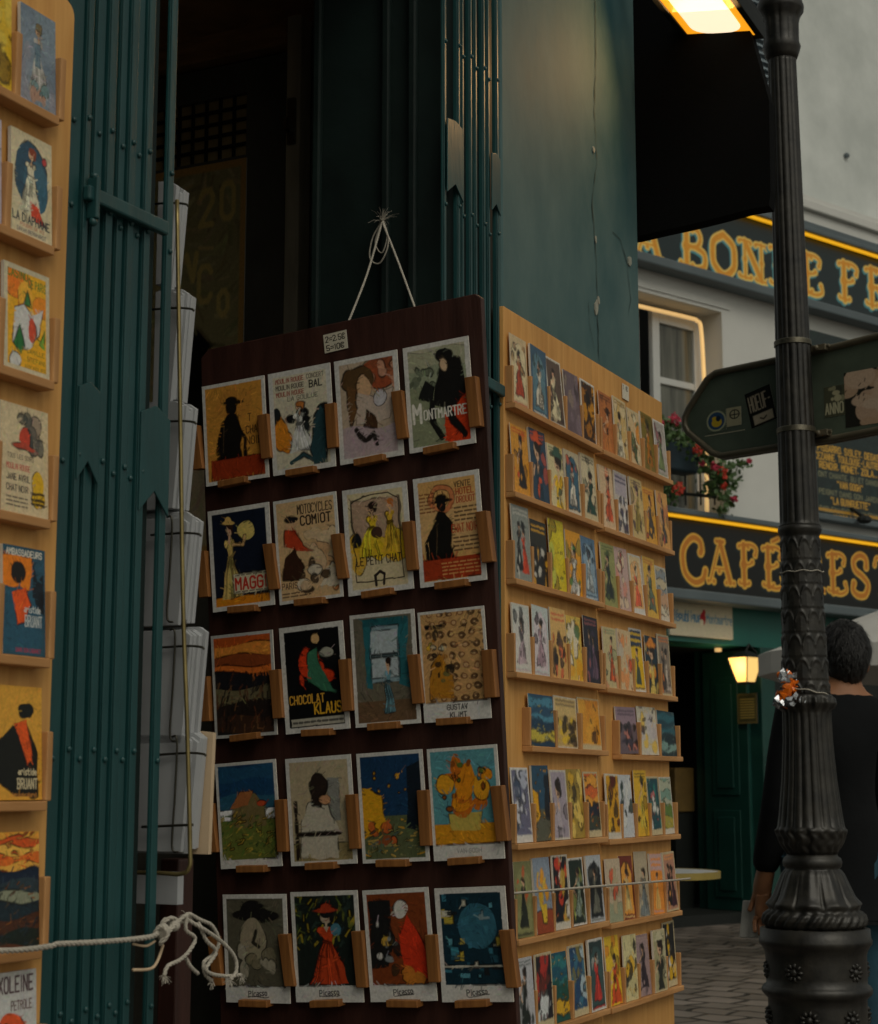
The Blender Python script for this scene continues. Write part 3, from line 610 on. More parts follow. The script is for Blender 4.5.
# batten carrying the panel where it overhangs the corner
for z in (.9, 1.9):
    bm = new(); box(bm, FA, S_CORN + .001, sC - .03, z, z + .04, -.045, .0028); obj('batten', bm, M_ledge, sheets[1])
specs = {
 (0, 0): [('arch', ['cdb58c', 'd9c9a0', 'b5482a', '9a7040'], 'cream picture flecked with rust red'), ('arch', ['3d5a70', '5c7f8c', 'd9d0bc', '2c3c34'], 'pale figure in a blue oval'), ('fig', ['5c4a3e', 'ddd0a8', '3a2c28'], 'long cream dress on dusky brown'), ('abs', ['6a5a60', '7d6c74', '4a3c40', '8d7c70'], 'dusky mauve grey picture'), ('abs', ['3a2416', 'a86a1c', 'c8881e', '1c140e'], 'dark brown picture with a golden streak')],
 (1, 0): [('fig', ['b06a38', 'c87c3c', '3c2418'], 'rust brown picture with an amber figure'), ('fig', ['d0b070', 'e0d4b4', '7a5a3c'], 'cream figure on straw yellow'), ('abs', ['d4b88c', 'e08c20', '3c5c3c', 'e0d4b0'], 'orange and green patches on cream'), ('fig', ['7c6a2c', 'c87a20', '3c3c1c'], 'olive and amber picture'), ('arch', ['a8a098', 'b8b0a8', '7c8c5c', 'a05860'], 'grey lilac picture with a flowery top')],
 (0, 1): [('fig', ['d8952f', '1c1c20', 'c83818'], 'black cloaked figure on ochre'), ('fig', ['2c4458', '1c3848', 'd8562a'], 'navy picture with an orange red patch'), ('fig', ['d8c898', 'e8b818', '3c5c4c'], 'bright yellow dress on cream'), ('arch', ['c8b898', '3c6478', 'd8d0c0', 'c85838'], 'white dancer in a blue arch'), ('fig', ['d4c4a0', '1c4438', '2c2c2c'], 'dark green skirt on cream')],
 (1, 1): [('fig', ['d8b890', 'd85a2c', 'e8c8a0'], 'orange red dress on cream'), ('crowd', ['c8bcb0', 'b4a8b0', '4c4860', 'e0dcd8'], 'lilac picture with a dark crowd'), ('fig', ['d0b478', 'a89040', '4c3440'], 'mustard figure under a brown heading'), ('fig', ['dca038', '4c4440', 'b4482c'], 'grey shape over a red base on ochre, taller'), ('fig', ['d8a058', '484440', 'b85040'], 'grey shape over a red base on tan, smaller')],
 (0, 2): [('duo', ['8c9088', '1c2020', 'd0421c', 'c8c4b8'], 'grey picture with a black and a scarlet figure'), ('crowd', ['1c1c18', '2c2c24', 'd8a028', 'c8c4b8'], 'black picture with gold and a white foot'), ('abs', ['d8c018', 'e4d020', 'a88c1c', 'c8cc50'], 'bright lemon yellow picture'), ('fig', ['e8a020', 'e0ddd0', '3c7c3c'], 'white shape between orange and green'), ('arch', ['5c7c98', '8ca4b4', 'c8d0d0', '2c4c68'], 'pale blue picture with a white figure')],
 (1, 2): [('fig', ['98985c', '24302c', '4c5c34'], 'small black figure on olive green'), ('abs', ['c8a8a0', 'd0443c', 'd8907c', 'e0c8a8'], 'pink and red picture'), ('arch', ['e0c898', 'e8b070', 'd85a38', 'e0d0a8'], 'orange arch on cream'), ('fig', ['dcb048', '5c6c5c', 'c87038'], 'grey green figure on yellow'), ('land', ['c8b898', '8c9498', 'c8a080', 'd8cdb4'], 'greyish cream view of roofs')],
 (0, 3): [('arch', ['c8ccc4', 'd4d0c8', 'c0a8b0', '4c4c4c'], 'pinkish white pale picture with dark hair, outer one'), ('arch', ['c4ccc8', 'd8ccd0', 'b898a4', '6c5c64'], 'rosy white pale picture'), ('crowd', ['d8a860', 'e0b46c', 'd8643c', '5c4434'], 'sandy picture with red and brown'), ('abs', ['e0bc50', 'e8dcc0', '3c6c3c', 'e8a820'], 'yellow and cream picture with green strokes'), ('duo', ['242430', '3c3448', '6c5468', '9c5c5c'], 'black and plum picture of two figures')],
 (1, 3): [('fig', ['c8b888', 'e0602c', '7c8c6c'], 'orange dress on pale olive'), ('abs', ['d8bc90', 'd85030', 'e89858', 'c8bca8'], 'cream picture with a ring of red'), ('words', ['e4b820', '2c3c54', '3c4c3c'], 'bright yellow picture under a blue heading'), ('fig', ['1c3440', 'e0c060', 'e0882c'], 'pale yellow figure on navy with an orange foot'), ('duo', ['8c7c6c', '3c3434', 'c8b8a8', 'e07c24'], 'brown grey picture of two figures')],
 (0, 4): [('land', ['28506c', '4c88a0', '1c3c54', 'c8b440'], 'swirling blue night view'), ('crowd', ['c8a868', 'd8b878', '4c3c34', 'e8c030'], 'tan picture with a crowd and yellow patch'), ('abs', ['e0982c', 'e8a838', 'd88820', '4c2c14'], 'plain amber picture with thin black strokes')],
 (1, 4): [('crowd', ['6c5c64', '98808c', '3c3444', 'c87c6c'], 'dark crowd on dusky pink'), ('abs', ['d0c8b4', 'e8c048', 'c8c0c0', '5c3c3c'], 'white and yellow picture with brown patches'), ('land', ['1c4450', '2c6470', '143038', '7c9c94'], 'dark teal picture')],
 (0, 5): [('abs', ['6c6c84', 'b8bccc', '3c4c64', 'd0d0d8'], 'lilac blue and white picture'), ('night', ['2c5068', 'e8a81c', '5c5c4c'], 'night street with a yellow wall'), ('fig', ['a89ca8', 'b8acb4', '2c2430'], 'mauve grey picture with dark hair'), ('abs', ['a88c3c', 'e0b030', '3c3424', 'e8c868'], 'golden picture with dark top'), ('land', ['d8682c', 'e8a038', '1c2838', '3c4438'], 'orange sky over dark ground')],
 (1, 5): [('abs', ['d89c1c', '5c1c14', 'e8b428', '2c1c14'], 'amber picture with dark red shapes'), ('abs', ['c8ccd0', '1c3c34', 'd8d8d4'], 'white picture with dark green shapes'), ('fig', ['e4b430', 'e8c448', '4c4424'], 'golden yellow picture'), ('abs', ['1c4c54', 'd8d8d0', '2c7c74', 'd06c6c'], 'teal picture with white and pink'), ('land', ['7c9c8c', 'b0b49c', '5c7c3c', 'a89c3c'], 'green and ochre landscape')],
 (0, 6): [('arch', ['7c7c50', '8c8c5c', '1c241c', 'c85028'], 'olive framed picture with a red patch'), ('bunch', ['8c98a8', 'e8a020', '984424', 'e0b830'], 'grey picture with an orange bouquet'), ('abs', ['181c24', 'd8442c', 'd8d4c8', 'c8a040'], 'black, scarlet and white stripes'), ('fig', ['1c2c24', '8c9c8c', 'a8b058'], 'pale figure on dark green over a lime base'), ('arch', ['b8bcc0', '1c2024', '6c6c60', '4c4c44'], 'dark oval portrait with a white foot')],
 (1, 6): [('bunch', ['c8b498', 'd85a34', '9ca084', 'b8a884'], 'red orange blossoms on beige'), ('arch', ['7c3424', 'e8a040', 'e0bc78', '2c1c1c'], 'amber arch framed in dark red'), ('fig', ['b8a88c', '7c8484', 'c8b898'], 'grey figure on beige'), ('words', ['e89034', 'c8a4a0', 'e8b060'], 'orange picture over a lilac caption'), ('duo', ['b8846c', '1c1418', '3c1c2c', 'e8a050'], 'black shapes on dusty pink')],
 (0, 7): [('fig', ['b8b8bc', '1c2420', '3c4c44'], 'dark figure on pale grey'), ('abs', ['1c1c24', 'd8dcdc', 'b4342c', '5c2c24'], 'black, white and crimson shapes'), ('land', ['1c5468', '2c7478', '145048', 'd8a828'], 'teal picture with a yellow foot'), ('abs', ['24486c', '3c7088', 'b0c4cc', '7c7440'], 'deep blue picture'), ('arch', ['2c3c3c', '3c5454', 'c83c34', 'a8a8a0'], 'dark picture with a red dress')],
 (1, 7): [('fig', ['e8c030', 'd85424', '4c3c20'], 'red orange dress on yellow'), ('abs', ['d8cc98', 'e8b424', '2c2c28', 'c8bc88'], 'cream picture with yellow and black shapes'), ('fig', ['9c8484', '2c2430', 'b89c94'], 'black figure on dusty mauve'), ('fig', ['a8a078', '2c3028', 'c8c09c'], 'dark figure on pale olive'), ('abs', ['1c1c1c', 'e8e4dc', 'e0b020', '3c3c3c'], 'black, white and yellow shapes')]}
ordn = ['first', 'second', 'third', 'fourth', 'fifth']; rown = ['top', 'second', 'third', 'fourth', 'fifth', 'sixth', 'seventh', 'lowest visible']
rg = random.Random(5); proto = {}
for r, L in enumerate(ledges):
    for k in (0, 1):
        p, q = L[2 * k], L[2 * k + 1]; sp, zp = FA.px(*p, PO + .02); sq, zq = FA.px(*q, PO + .02)
        t = sheets[k]; s0 = (sA + .004 if k == 0 else sB + .008); s1 = (sB - .004 if k == 0 else sC + .008)
        if r == 4: s0 = FA.px((522, 612)[k], 740, PO)[0]; s1 = FA.px((599, 674)[k], 750, PO)[0]
        slope = (zq - zp) / (sq - sp) if r != 7 else 0; slope = max(-.02, min(.02, slope)); zc = (zp + zq) / 2; sm = (sp + sq) / 2
        Z = lambda s: zc + slope * (s - sm)
        holder = obj('pocket_row', (lambda b: (prism(b, FA, [(s0, Z(s0)), (s1, Z(s1)), (s1, Z(s1) + .012), (s0, Z(s0) + .012)], PO, PO + .024), b)[1])(new()), M_ledge, t, bevel=.0015)
        cs = specs[(k, r)]; ncd = len(cs); pitch = (s1 - s0 - .008) / ncd
        hc = .146 if r != 4 else .112
        for i in range(ncd + 1):
            s = s0 + .004 + pitch * i; sw = .008 if 0 < i < ncd else .009
            if 'stick' not in proto:
                bm = new(); box(bm, FA, s - .004, s + .004, Z(s) + .012, Z(s) + .012 + .078, PO, PO + .018); d = obj('divider', bm, M_stick, holder, bevel=.001); proto['stick'] = d; dref = (s, Z(s))
            else:
                d = copy_to(proto['stick'], FA.P(s, 0, 0) - FA.P(dref[0], 0, 0) + proto_loc + Vector((0, 0, Z(s) - dref[1])), holder)
            if 'loc' not in proto: proto['loc'] = 1; proto_loc = wloc(d)
        for i, (kind, cols, txt) in enumerate(cs):
            wq = pitch - .010 - rg.uniform(0, .004); hh = hc * rg.uniform(.95, 1.06); s = s0 + .004 + pitch * (i + .5) - wq / 2
            A = Art(wq, hh, 34, 96, cols[0], r * 20 + k * 7 + i, .05); mini(A, kind, cols, rg)
            if rg.random() < .35: A.frame(.03, rg.choice(['cfc8b8', 'c8b890', 'd8d4cc']), rg.choice([None, .1]))
            lab = '%s, %s in %s row of %s panel' % (txt, ordn[i], rown[r].replace('lowest visible', 'lowest'), ('near', 'far')[k])
            place_card(FA, s, Z(s + wq / 2) + .013, wq, hh, A, lab, rot=rg.gauss(0, .014), lean=rg.uniform(.04, .085), o=PO + rg.uniform(.009, .014), t=rg.choice((.0015, .003, .005)), group='postcards on the plywood panels')
# tiny price note on the far sheet and a taped corner
def note(F, x, y, wpx, o, lines, label, m=M_matte):
    s, z = F.px(x, y, o); A = Art(.055, .05, 60, 56, 'cfc9b8', 3)
    for i, tt in enumerate(lines): A.t(tt, .08, .62 - i * .45, .28, '2a2622', width=.85, wt=.12)
    o_ = sheet_mesh('price_note', F.P(s, z, o + .002), F.ex, F.ez, F.eo, wpx, wpx * .82, .0015, A, [m, M_edge]); tag(o_, label, 'price note'); return o_
note(FA, 622, 398, .045, PO + .001, ['1 €', ''], 'small faded price note stuck near the top of the far plywood panel')

# ------------------------------------------------------------------ left display panel
lp = thing('postcard_rack', FA.P(-.1, .3, 0), 'pale wooden panel with a rounded top corner, left of the big gate', 'card rack')
se = FA.px(71, 100, .02)[0]; ztl = FA.px(66, 14, .02)[1]; zt0 = FA.px(28, -6, .02)[1]
ztp = (ztl + .02)
pts = [(-1.2, .3), (se, .3)] + [(se - .02 + .02 * math.cos(R(a)), ztp - .02 + .02 * math.sin(R(a))) for a in range(0, 91, 15)] + [(-1.2, ztp)]
bm = new(); prism(bm, FA, pts, .003, .022); obj('board', bm, M_ply, lp, bevel=.002)
LC = [((23.5, 1.3), (54.6, 120.6)), ((14, 125.6), (50.8, 249)), ((7, 260), (48.4, 380.6)), ((3.7, 400), (47, 524)), ((5.9, 544), (44, 659.7)), ((-4, 685), (40.6, 803.6)), ((-6, 834), (37.8, 951.5)), ((-8, 982), (35, 1105))]
ledge_px = [(57, 125), (52, 255), (52, 390), (48, 529), (48, 668), (44, 811), (39, 959), (36, 1110)]
def la1(A): A.rect(-1, -1, 2, 2, '7d8c98'); A.blobs(0, 0, 1, 1, 14, ['8c98a4', '6c7c8c', '98949c'], .1, .2, 4, .6); fig(A, .5, .14, .88, 'a8a49c', skin='c8a078', wide=.3, hair='7c6c48'); A.rect(.4, .42, .56, .66, '4c7488', .8); A.blobs(.3, .08, .75, .25, 8, ['4c7478', '6c8c8c', 'b48c74'], .05, .1, 9)
def la2(A):
    A.rect(-1, -1, 2, 2, 'd8caa4'); A.e(.48, .6, .40, .33, '2c5064'); A.e(.6, .52, .3, .27, '386478'); fig(A, .46, .24, .88, 'dcd2b4', wide=.28, hair='8a3c24', lean=.03); A.p([(.48, .2), (.46, .36), (.66, .32), (.84, .16), (.6, .16)], 'd2492c'); A.e(.82, .8, .05, .04, 'c04040')
    A.t('LA DIAPHANE', .04, .135, .075, '1f3038', width=.92, wt=.12); A.t('POUDRE DE RIZ', .22, .09, .03, 'b85038', width=.6); A.t('SARAH BERNHARDT', .14, .035, .035, '34405c', width=.72)
def la3(A):
    A.rect(-1, -1, 2, 2, 'eeb01c'); A.blobs(.05, .55, .95, .85, 9, ['f08c1c', 'ec7a18', 'f4b838'], .1, .18, 2); A.p([(.18, .25), (.24, .6), (.42, .66), (.6, .56), (.88, .66), (.78, .4), (.6, .26), (.4, .22)], 'd4d2cc'); A.p([(.2, .24), (.34, .44), (.44, .26), (.36, .16)], '2c7438'); A.p([(.42, .66), (.52, .8), (.6, .64)], '3c7c3c'); A.e(.62, .42, .1, .12, 'd85030'); A.p([(.78, .3), (.92, .48), (.9, .28)], '7ca838'); A.e(.24, .1, .12, .07, 'd4d2cc')
    A.t('CASINO', .08, .88, .08, '5c7c20', width=.46, wt=.13); A.t('DE PARIS', .54, .83, .075, '4c7c28', width=.4, wt=.13); A.t('CAMILLE', .5, .2, .04, '6c6c1c', width=.4); A.t('STEFANI', .5, .12, .04, '6c6c1c', width=.42); A.t('AUX FOLIES', .45, .05, .035, '7c6c1c', width=.48); A.frame(.05, 'cfc4a4')
def la4(A):
    A.rect(-1, -1, 2, 2, 'd8c49c'); A.blobs(.3, .6, .85, .9, 10, ['3c4440', '5c5850', '8c7868'], .07, .13, 5, .8); A.e(.5, .7, .13, .1, 'c8452c'); A.e(.48, .62, .24, .03, 'b84830'); A.e(.78, .3, .11, .12, 'e4b41c'); A.e(.78, .16, .14, .08, 'e4b41c')
    for y in (.12, .16, .22): A.s_([(.64, y), (.9, y - .01)], .006, '2c2418')
    A.t('MOULIN ROUGE', .12, .4, .05, 'c0443c', width=.5, wt=.14); A.t('TOUS LES SOIRS', .14, .5, .04, '4c4038', width=.56); A.t('JANE AVRIL', .12, .3, .055, '2c2a28', width=.5, wt=.14); A.t('CHAT NOIR', .12, .2, .055, '2c2a28', width=.46, wt=.14); A.lines(.12, .05, .55, .16, 3, '4c4038', 2)
def la5(A):
    A.rect(-1, -1, 2, 2, '2c5568'); A.p([(0, .62), (0, .9), (.7, .92), (.62, .6)], 'f08418'); A.p([(.68, .45), (.7, .88), (.8, .7), (.95, .78), (.97, .4)], '13202a'); A.p([(.0, .03), (.04, .56), (.4, .64), (.72, .54), (.9, .34), (.9, .03)], '2a586e'); A.e(.36, .76, .17, .09, '1b1714'); A.p([(.22, .56), (.55, .63), (.66, .48), (.5, .3), (.34, .26)], 'ee5a1c')
    A.t('AMBASSADEURS', .08, .915, .055, 'e4ddcc', width=.86, wt=.13); A.t('aristide', .5, .4, .055, 'c9ccc8', width=.4, wt=.14); A.t('BRUANT', .52, .27, .1, 'c9ccc8', width=.42, wt=.14); A.t('DANS SON CABARET', .3, .03, .035, 'b83450', width=.6)
def la6(A):
    A.rect(-1, -1, 2, 2, 'e2a63c'); A.p([(.02, .2), (.1, .5), (.4, .66), (.72, .64), (.92, .4), (.9, .03), (.45, .03)], '151712'); A.e(.66, .78, .16, .07, '151712'); A.p([(.44, .68), (.7, .7), (.8, .34), (.7, .3), (.56, .5)], 'e85a1c')
    A.t('aristide', .52, .22, .05, 'd8c8a0', width=.38, wt=.15); A.t('BRUANT', .5, .1, .085, 'd8c8a0', width=.42, wt=.15); A.t('dans son cabaret', .38, .03, .035, 'c8843c', width=.52)
def la7(A): A.waves(.66, 1.1, ['e8682a', 'f2a83c', 'd85a20', 'f4bc50', 'e87428', 'f0b048'], .022, 8); A.waves(.3, .68, ['152438', '2c3c44', '8c9078', '1c3040'], .02, 6, 2); A.waves(-.1, .4, ['1c2c34', '4c2c1c', '1a2620', '5c3420'], .03, 5, 1); A.dabs(0, 0, 1, .55, 60, ['24343c', '4c3c2c', '101c24', '8c5428'], .1, .008, 20, 3, .8); A.dabs(0, .68, 1, 1, 40, ['f4b848', 'd8541c'], .14, .007, 6, 8, .8)
def la8(A):
    A.rect(-1, -1, 2, 2, 'c9c8c4'); A.e(.5, .3, .42, .38, 'e45a2c'); fig(A, .4, .0, .6, 'd8ccb8', wide=.3); A.t('SAXOLEINE', .04, .84, .12, '4c2c34', width=.92, wt=.14); A.t('PETROLE', .5, .7, .07, '5c3430', width=.42, wt=.14)
LA = [(la1, 'greyish blue picture of a pale man'), (la2, 'cream card lettered LA DIAPHANE with a blue oval'), (la3, 'orange and yellow card lettered CASINO DE PARIS'), (la4, 'cream card lettered MOULIN ROUGE with a small yellow shape'),
      (la5, 'dark blue card headed AMBASSADEURS with an orange patch'), (la6, 'ochre card with a black cloak and an orange stripe'), (la7, 'orange striped sky over a dark shore'), (la8, 'pale card lettered SAXOLEINE with an orange disc')]
for r, ((tl, br), lpx) in enumerate(zip(LC, ledge_px)):
    s0, z1 = FA.px(*tl, .035); s1, z0 = FA.px(*br, .035); sE, zl = FA.px(*lpx, .045)
    bm = new(); box(bm, FA, -1.19, sE + .004, zl, zl + .012, .022, .046); row = obj('pocket_row', bm, M_ledge, lp, bevel=.0015)
    wd = s1 - s0 if r < 5 else .093; s0 = s1 - wd; pitch = wd + .018
    for i in range(3):
        s = s1 + .006 - i * pitch
        bm = new(); box(bm, FA, s - .005, s + .006, zl + .012, zl + .012 + .085, .022, .042); obj('divider', bm, M_stick, row, bevel=.0015)
    h = min(.16, z1 - (zl + .012)) if r < 7 else .15
    print('left', r, round(wd, 3), round(h, 3))
    A = Art(wd, h, 150, 240, 'ffffff', r + 40, .03); LA[r][0](A)
    place_card(FA, s0, zl + .0135, wd, h, A, '%s, %s row of left panel' % (LA[r][1], rown[r]), lean=.05, o=.032, t=.005, group='postcards on the left panel')
    if r < 3:
        A = Art(wd, h, 40, 70, 'ffffff', r + 60, .03); cc = [['dcb428', '8c6c1c', 'e4c448'], ['b4acb8', '984c5c', 'c8bcc8'], ['e0a038', '5c3418', 'e8b450']][r]; mini(A, 'abs', cc, rg)
        place_card(FA, s0 - pitch, zl + .0135, wd, h, A, '%s card cut off by the picture edge, %s row of left panel' % (('yellow', 'lilac', 'amber')[r], rown[r]), lean=.05, o=.032, t=.005, group='postcards on the left panel')
# ------------------------------------------------------------------ dark display board hung on the jamb
def camdir(x, y, z):
    up = Vector((0, -math.sin(PITCH), math.cos(PITCH))); fw = Vector((0, math.cos(PITCH), math.sin(PITCH))); return (Vector((1, 0, 0)) * x - up * y + fw * z).normalized()
bu = camdir(3305, -463, -1740); bv = camdir(-786, -13654, 1740); bv = (bv - bu * bv.dot(bu)).normalized(); bn = bu.cross(bv); bn = bn if bn.y < 0 else -bn
BF = Frame(atY(497, 700, 3.10), bu, bn, bv)
c_tl = BF.px(199, 352); c_tr = BF.px(480, 293); c_br = BF.px(517, 1030); c_bl = BF.px(219, 1030)
print('board', c_tl, c_tr, c_br, c_bl, [BF.P(*q)[1] for q in (c_tl, c_tr)])
bd = thing('display_board', BF.P((c_tl[0] + c_tr[0]) / 2, c_br[1] - .25, 0), 'dark reddish brown board of twenty postcards hung by a string in front of the doorway', 'display board')
zb = c_br[1] - .22
bm = new(); prism(bm, BF, [(c_bl[0] - .005, zb), (c_br[0] - .006, zb), (c_tr[0], c_tr[1] - .008), (c_tr[0] - .012, c_tr[1] + .002), (c_tl[0] + .02, c_tl[1] + .003), (c_tl[0], c_tl[1] - .012)], -.018, -.004); obj('panel', bm, M_mahog, bd, bevel=.002)
BC = [[((201,388),(263.5,377),(270,479),(208,487)),((268,375),(330,363.5),(337,467),(275,476.5)),((334,361.6),(397.4,350),(404.5,454.6),(342,465.6)),((403.6,349),(469.4,335.5),(476.6,443),(411.3,454))],
 [((207.4,512),(268.3,503.3),(276.2,605.7),(214.8,612.7)),((273.2,502),(335.3,492.7),(345.4,597.4),(281.5,605.3)),((341.6,491),(405.9,482.3),(415.2,589.3),(350.3,596.7)),((413.3,480),(478.7,469.7),(488.4,580.4),(422,588.2))],
 [((213.5,636.5),(273,630),(281,735),(217,739)),((277.6,628.8),(341.5,622),(351,729.7),(287.7,734.5)),((349.2,616),(413.4,610),(422.4,724),(357.4,727.8)),((416.9,613),(482.9,607),(492.9,719),(426,723))],
 [((216,764),(274.6,760.4),(285.7,867),(222.8,869)),((284.6,759.3),(350.5,754.8),(358,864),(293,866)),((355,754),(421.7,750),(430,861.5),(364.6,863.3)),((424.6,749.3),(496.9,744.4),(503.5,858.5),(435.7,861))],
 [((224.4,893.7),(287.7,893),(291.6,1001.7),(228.2,1001.7)),((289.3,892),(358,890),(363.3,1001.7),(298,1001.7)),((361,891),(427,888.3),(438.5,1002.4),(372.5,1001.7)),((432.4,889),(505,886),(512.6,1002.4),(443.9,1001.7))]]
W_ = 'd4d2cc'
def b1(A): A.rect(-1, -1, 2, 2, 'd0923c'); A.e(.5, .78, .28, .15, 'c88a3a'); A.p([(.2, .2), (.22, .42), (.3, .6), (.42, .7), (.52, .68), (.6, .52), (.58, .34), (.64, .2)], '16130f'); A.e(.46, .74, .08, .06, '1b1712'); A.e(.46, .785, .17, .018, '16130f'); A.e(.46, .81, .09, .035, '16130f'); A.s_([(.56, .5), (.66, .42), (.66, .22)], .014, '16130f'); A.s_([(.34, .56), (.3, .3)], .006, '4c3c28'); A.rect(.1, .04, .95, .24, '9c3818'); A.t('T', .72, .58, .07, '5c3c1c'); A.t('CHAT', .68, .46, .07, '5c3c1c', width=.26, wt=.1); A.t('NOIR', .68, .35, .07, '5c3c1c', width=.26, wt=.1); A.frame(.035, W_)
def b2(A):
    A.rect(-1, -1, 2, 2, 'd6ceb4'); A.blobs(.06, .42, .95, .62, 18, ['1a1c1e', '22282a'], .05, .09, 3, 1); A.e(.16, .38, .13, .15, 'e08c28'); A.e(.26, .3, .1, .1, 'e08c28'); fig(A, .48, .2, .68, 'dcdcd4', wide=.2, hair='c87c3c'); A.p([(.66, .05), (.6, .2), (.72, .5), (.82, .62), (.9, .5), (.88, .05)], '2c4a50'); A.s_([(.3, .1), (.5, .16), (.64, .1)], .02, '2c4a50')
    for i, y in enumerate((.885, .82, .755)): A.t('MOULIN ROUGE', .12, y, .042, '9c3420' if i % 2 == 0 else '3c2c24', width=.46, wt=.15)
    A.t('CONCERT', .62, .89, .04, '3c2c24', width=.28); A.t('BAL', .66, .80, .065, '1c1c1c', width=.22, wt=.17); A.t('LA GOULUE', .3, .70, .04, '3c3c38', width=.5); A.frame(.05, W_)
def b3(A): A.rect(-1, -1, 2, 2, 'bca890'); A.e(.72, .82, .28, .16, 'a05030'); A.blobs(.6, .7, .95, .95, 14, ['a8603c', '8c4c30', 'c89478'], .04, .08, 2); A.e(.36, .78, .26, .13, '5c4428'); A.e(.44, .7, .12, .13, 'd8ae84'); A.p([(.3, .35), (.34, .66), (.6, .6), (.9, .66), (.84, .36)], 'c8b4a4'); A.p([(.2, .3), (.18, .75), (.3, .7), (.34, .5)], '6c4c2c'); A.p([(.4, .2), (.46, .48), (.62, .4), (.6, .22)], '4c3420'); A.waves(-.1, .32, ['b8a4a8', 'bcaaac'], .03, 7); A.s_([(.3, .3), (.42, .2), (.55, .26), (.6, .14)], .02, '2c2420'); A.e(.7, .58, .1, .08, 'c8c4c8'); A.frame(.05, W_)
def b4(A): A.rect(-1, -1, 2, 2, '8a9072'); A.waves(.6, 1.1, ['b8b49c', 'a8a88c', '98a084'], .02, 9); A.blobs(.05, .6, .6, .75, 14, ['5c6450', '6c7460'], .03, .06, 4); A.p([(.55, .06), (.6, .5), (.78, .56), (.95, .5), (.95, .04)], 'd0401a'); A.p([(.42, .42), (.5, .7), (.62, .86), (.86, .82), (.95, .5), (.7, .36)], '171614'); A.e(.62, .86, .13, .06, '171614'); A.e(.6, .78, .06, .06, 'd8b894'); A.p([(.2, .5), (.3, .64), (.46, .58), (.4, .44)], '1c1d1b'); A.s_([(.4, .44), (.38, .25), (.5, .1)], .03, '171614'); A.s_([(.62, .4), (.7, .24), (.84, .1)], .03, '171614'); A.t('M', .1, .27, .17, 'e8e4d8', width=.16, wt=.12); A.t('ONTMARTRE', .26, .29, .085, 'e8e4d8', width=.66, wt=.15); A.frame(.045, W_)
def b5(A): A.rect(-1, -1, 2, 2, '141c2c'); A.rect(-1, -1, 2, .13, 'e08c20'); fig(A, .34, .12, .86, 'e0c070', wide=.17, hair='3c2418', hat='e0b868'); A.e(.62, .76, .14, .09, 'e4cc74'); A.s_([(.4, .64), (.55, .62), (.58, .7)], .02, 'd8ae74'); A.rect(.36, .15, .96, .345, 'd8cfb0'); A.t('MAGGI', .4, .19, .11, 'c83420', width=.53, wt=.2); A.lines(.4, .155, .92, .18, 1, '3c3428', 3); A.lines(.4, .315, .92, .34, 1, '3c3428', 4); A.frame(.045, W_)
def b6(A): A.rect(-1, -1, 2, 2, 'd8b484'); A.blobs(.4, .25, .95, .65, 12, ['dcc098', 'd8a878', 'e0c8a0'], .06, .12, 5, .8); A.e(.25, .74, .09, .06, 'd8ae84'); A.e(.27, .8, .1, .03, '1c1c20'); A.p([(.12, .55), (.16, .7), (.34, .7), (.42, .54), (.6, .46), (.3, .5)], 'c04424'); A.p([(.06, .22), (.14, .42), (.3, .52), (.44, .34), (.36, .2)], '3c2418'); A.blobs(.3, .06, .95, .34, 16, ['e0d4bc', 'c87c44', '3c2c20', 'd8b890'], .04, .1, 7, .9); A.t('MOTOCYCLES', .38, .84, .085, '2c2018', width=.56, wt=.13); A.t('COMIOT', .42, .73, .085, '2c2018', width=.5, wt=.13); A.t('PARIS', .06, .14, .055, '3c2418', width=.26); A.lines(.06, .05, .5, .11, 2, '3c2418', 5); A.frame(.03, W_)
def b7(A): A.rect(-1, -1, 2, 2, 'd8c8a0'); A.p([(.12, .5), (.14, .88), (.88, .88), (.88, .5)], 'b89a80'); A.blobs(.12, .3, .88, .5, 10, ['e8c020', 'e0b028'], .08, .15, 3); fig(A, .38, .34, .84, 'e8c430', wide=.2, lean=.06); fig(A, .72, .36, .86, 'e8b838', wide=.17, hair='c8742c'); A.e(.18, .5, .08, .07, '1c2024'); A.e(.5, .56, .09, .06, '4c3428'); A.t('LE PETIT CHAT', .16, .27, .075, '2c2420', width=.7, wt=.13); A.s_([(.44, .08), (.43, .17), (.5, .21), (.57, .17), (.56, .08)], .014, '2c2420')
def b7f(A): A.s_([(.14, .12), (.14, .86), (.3, .92), (.7, .92), (.86, .86), (.86, .12), (.14, .12)], .006, '3c3428')
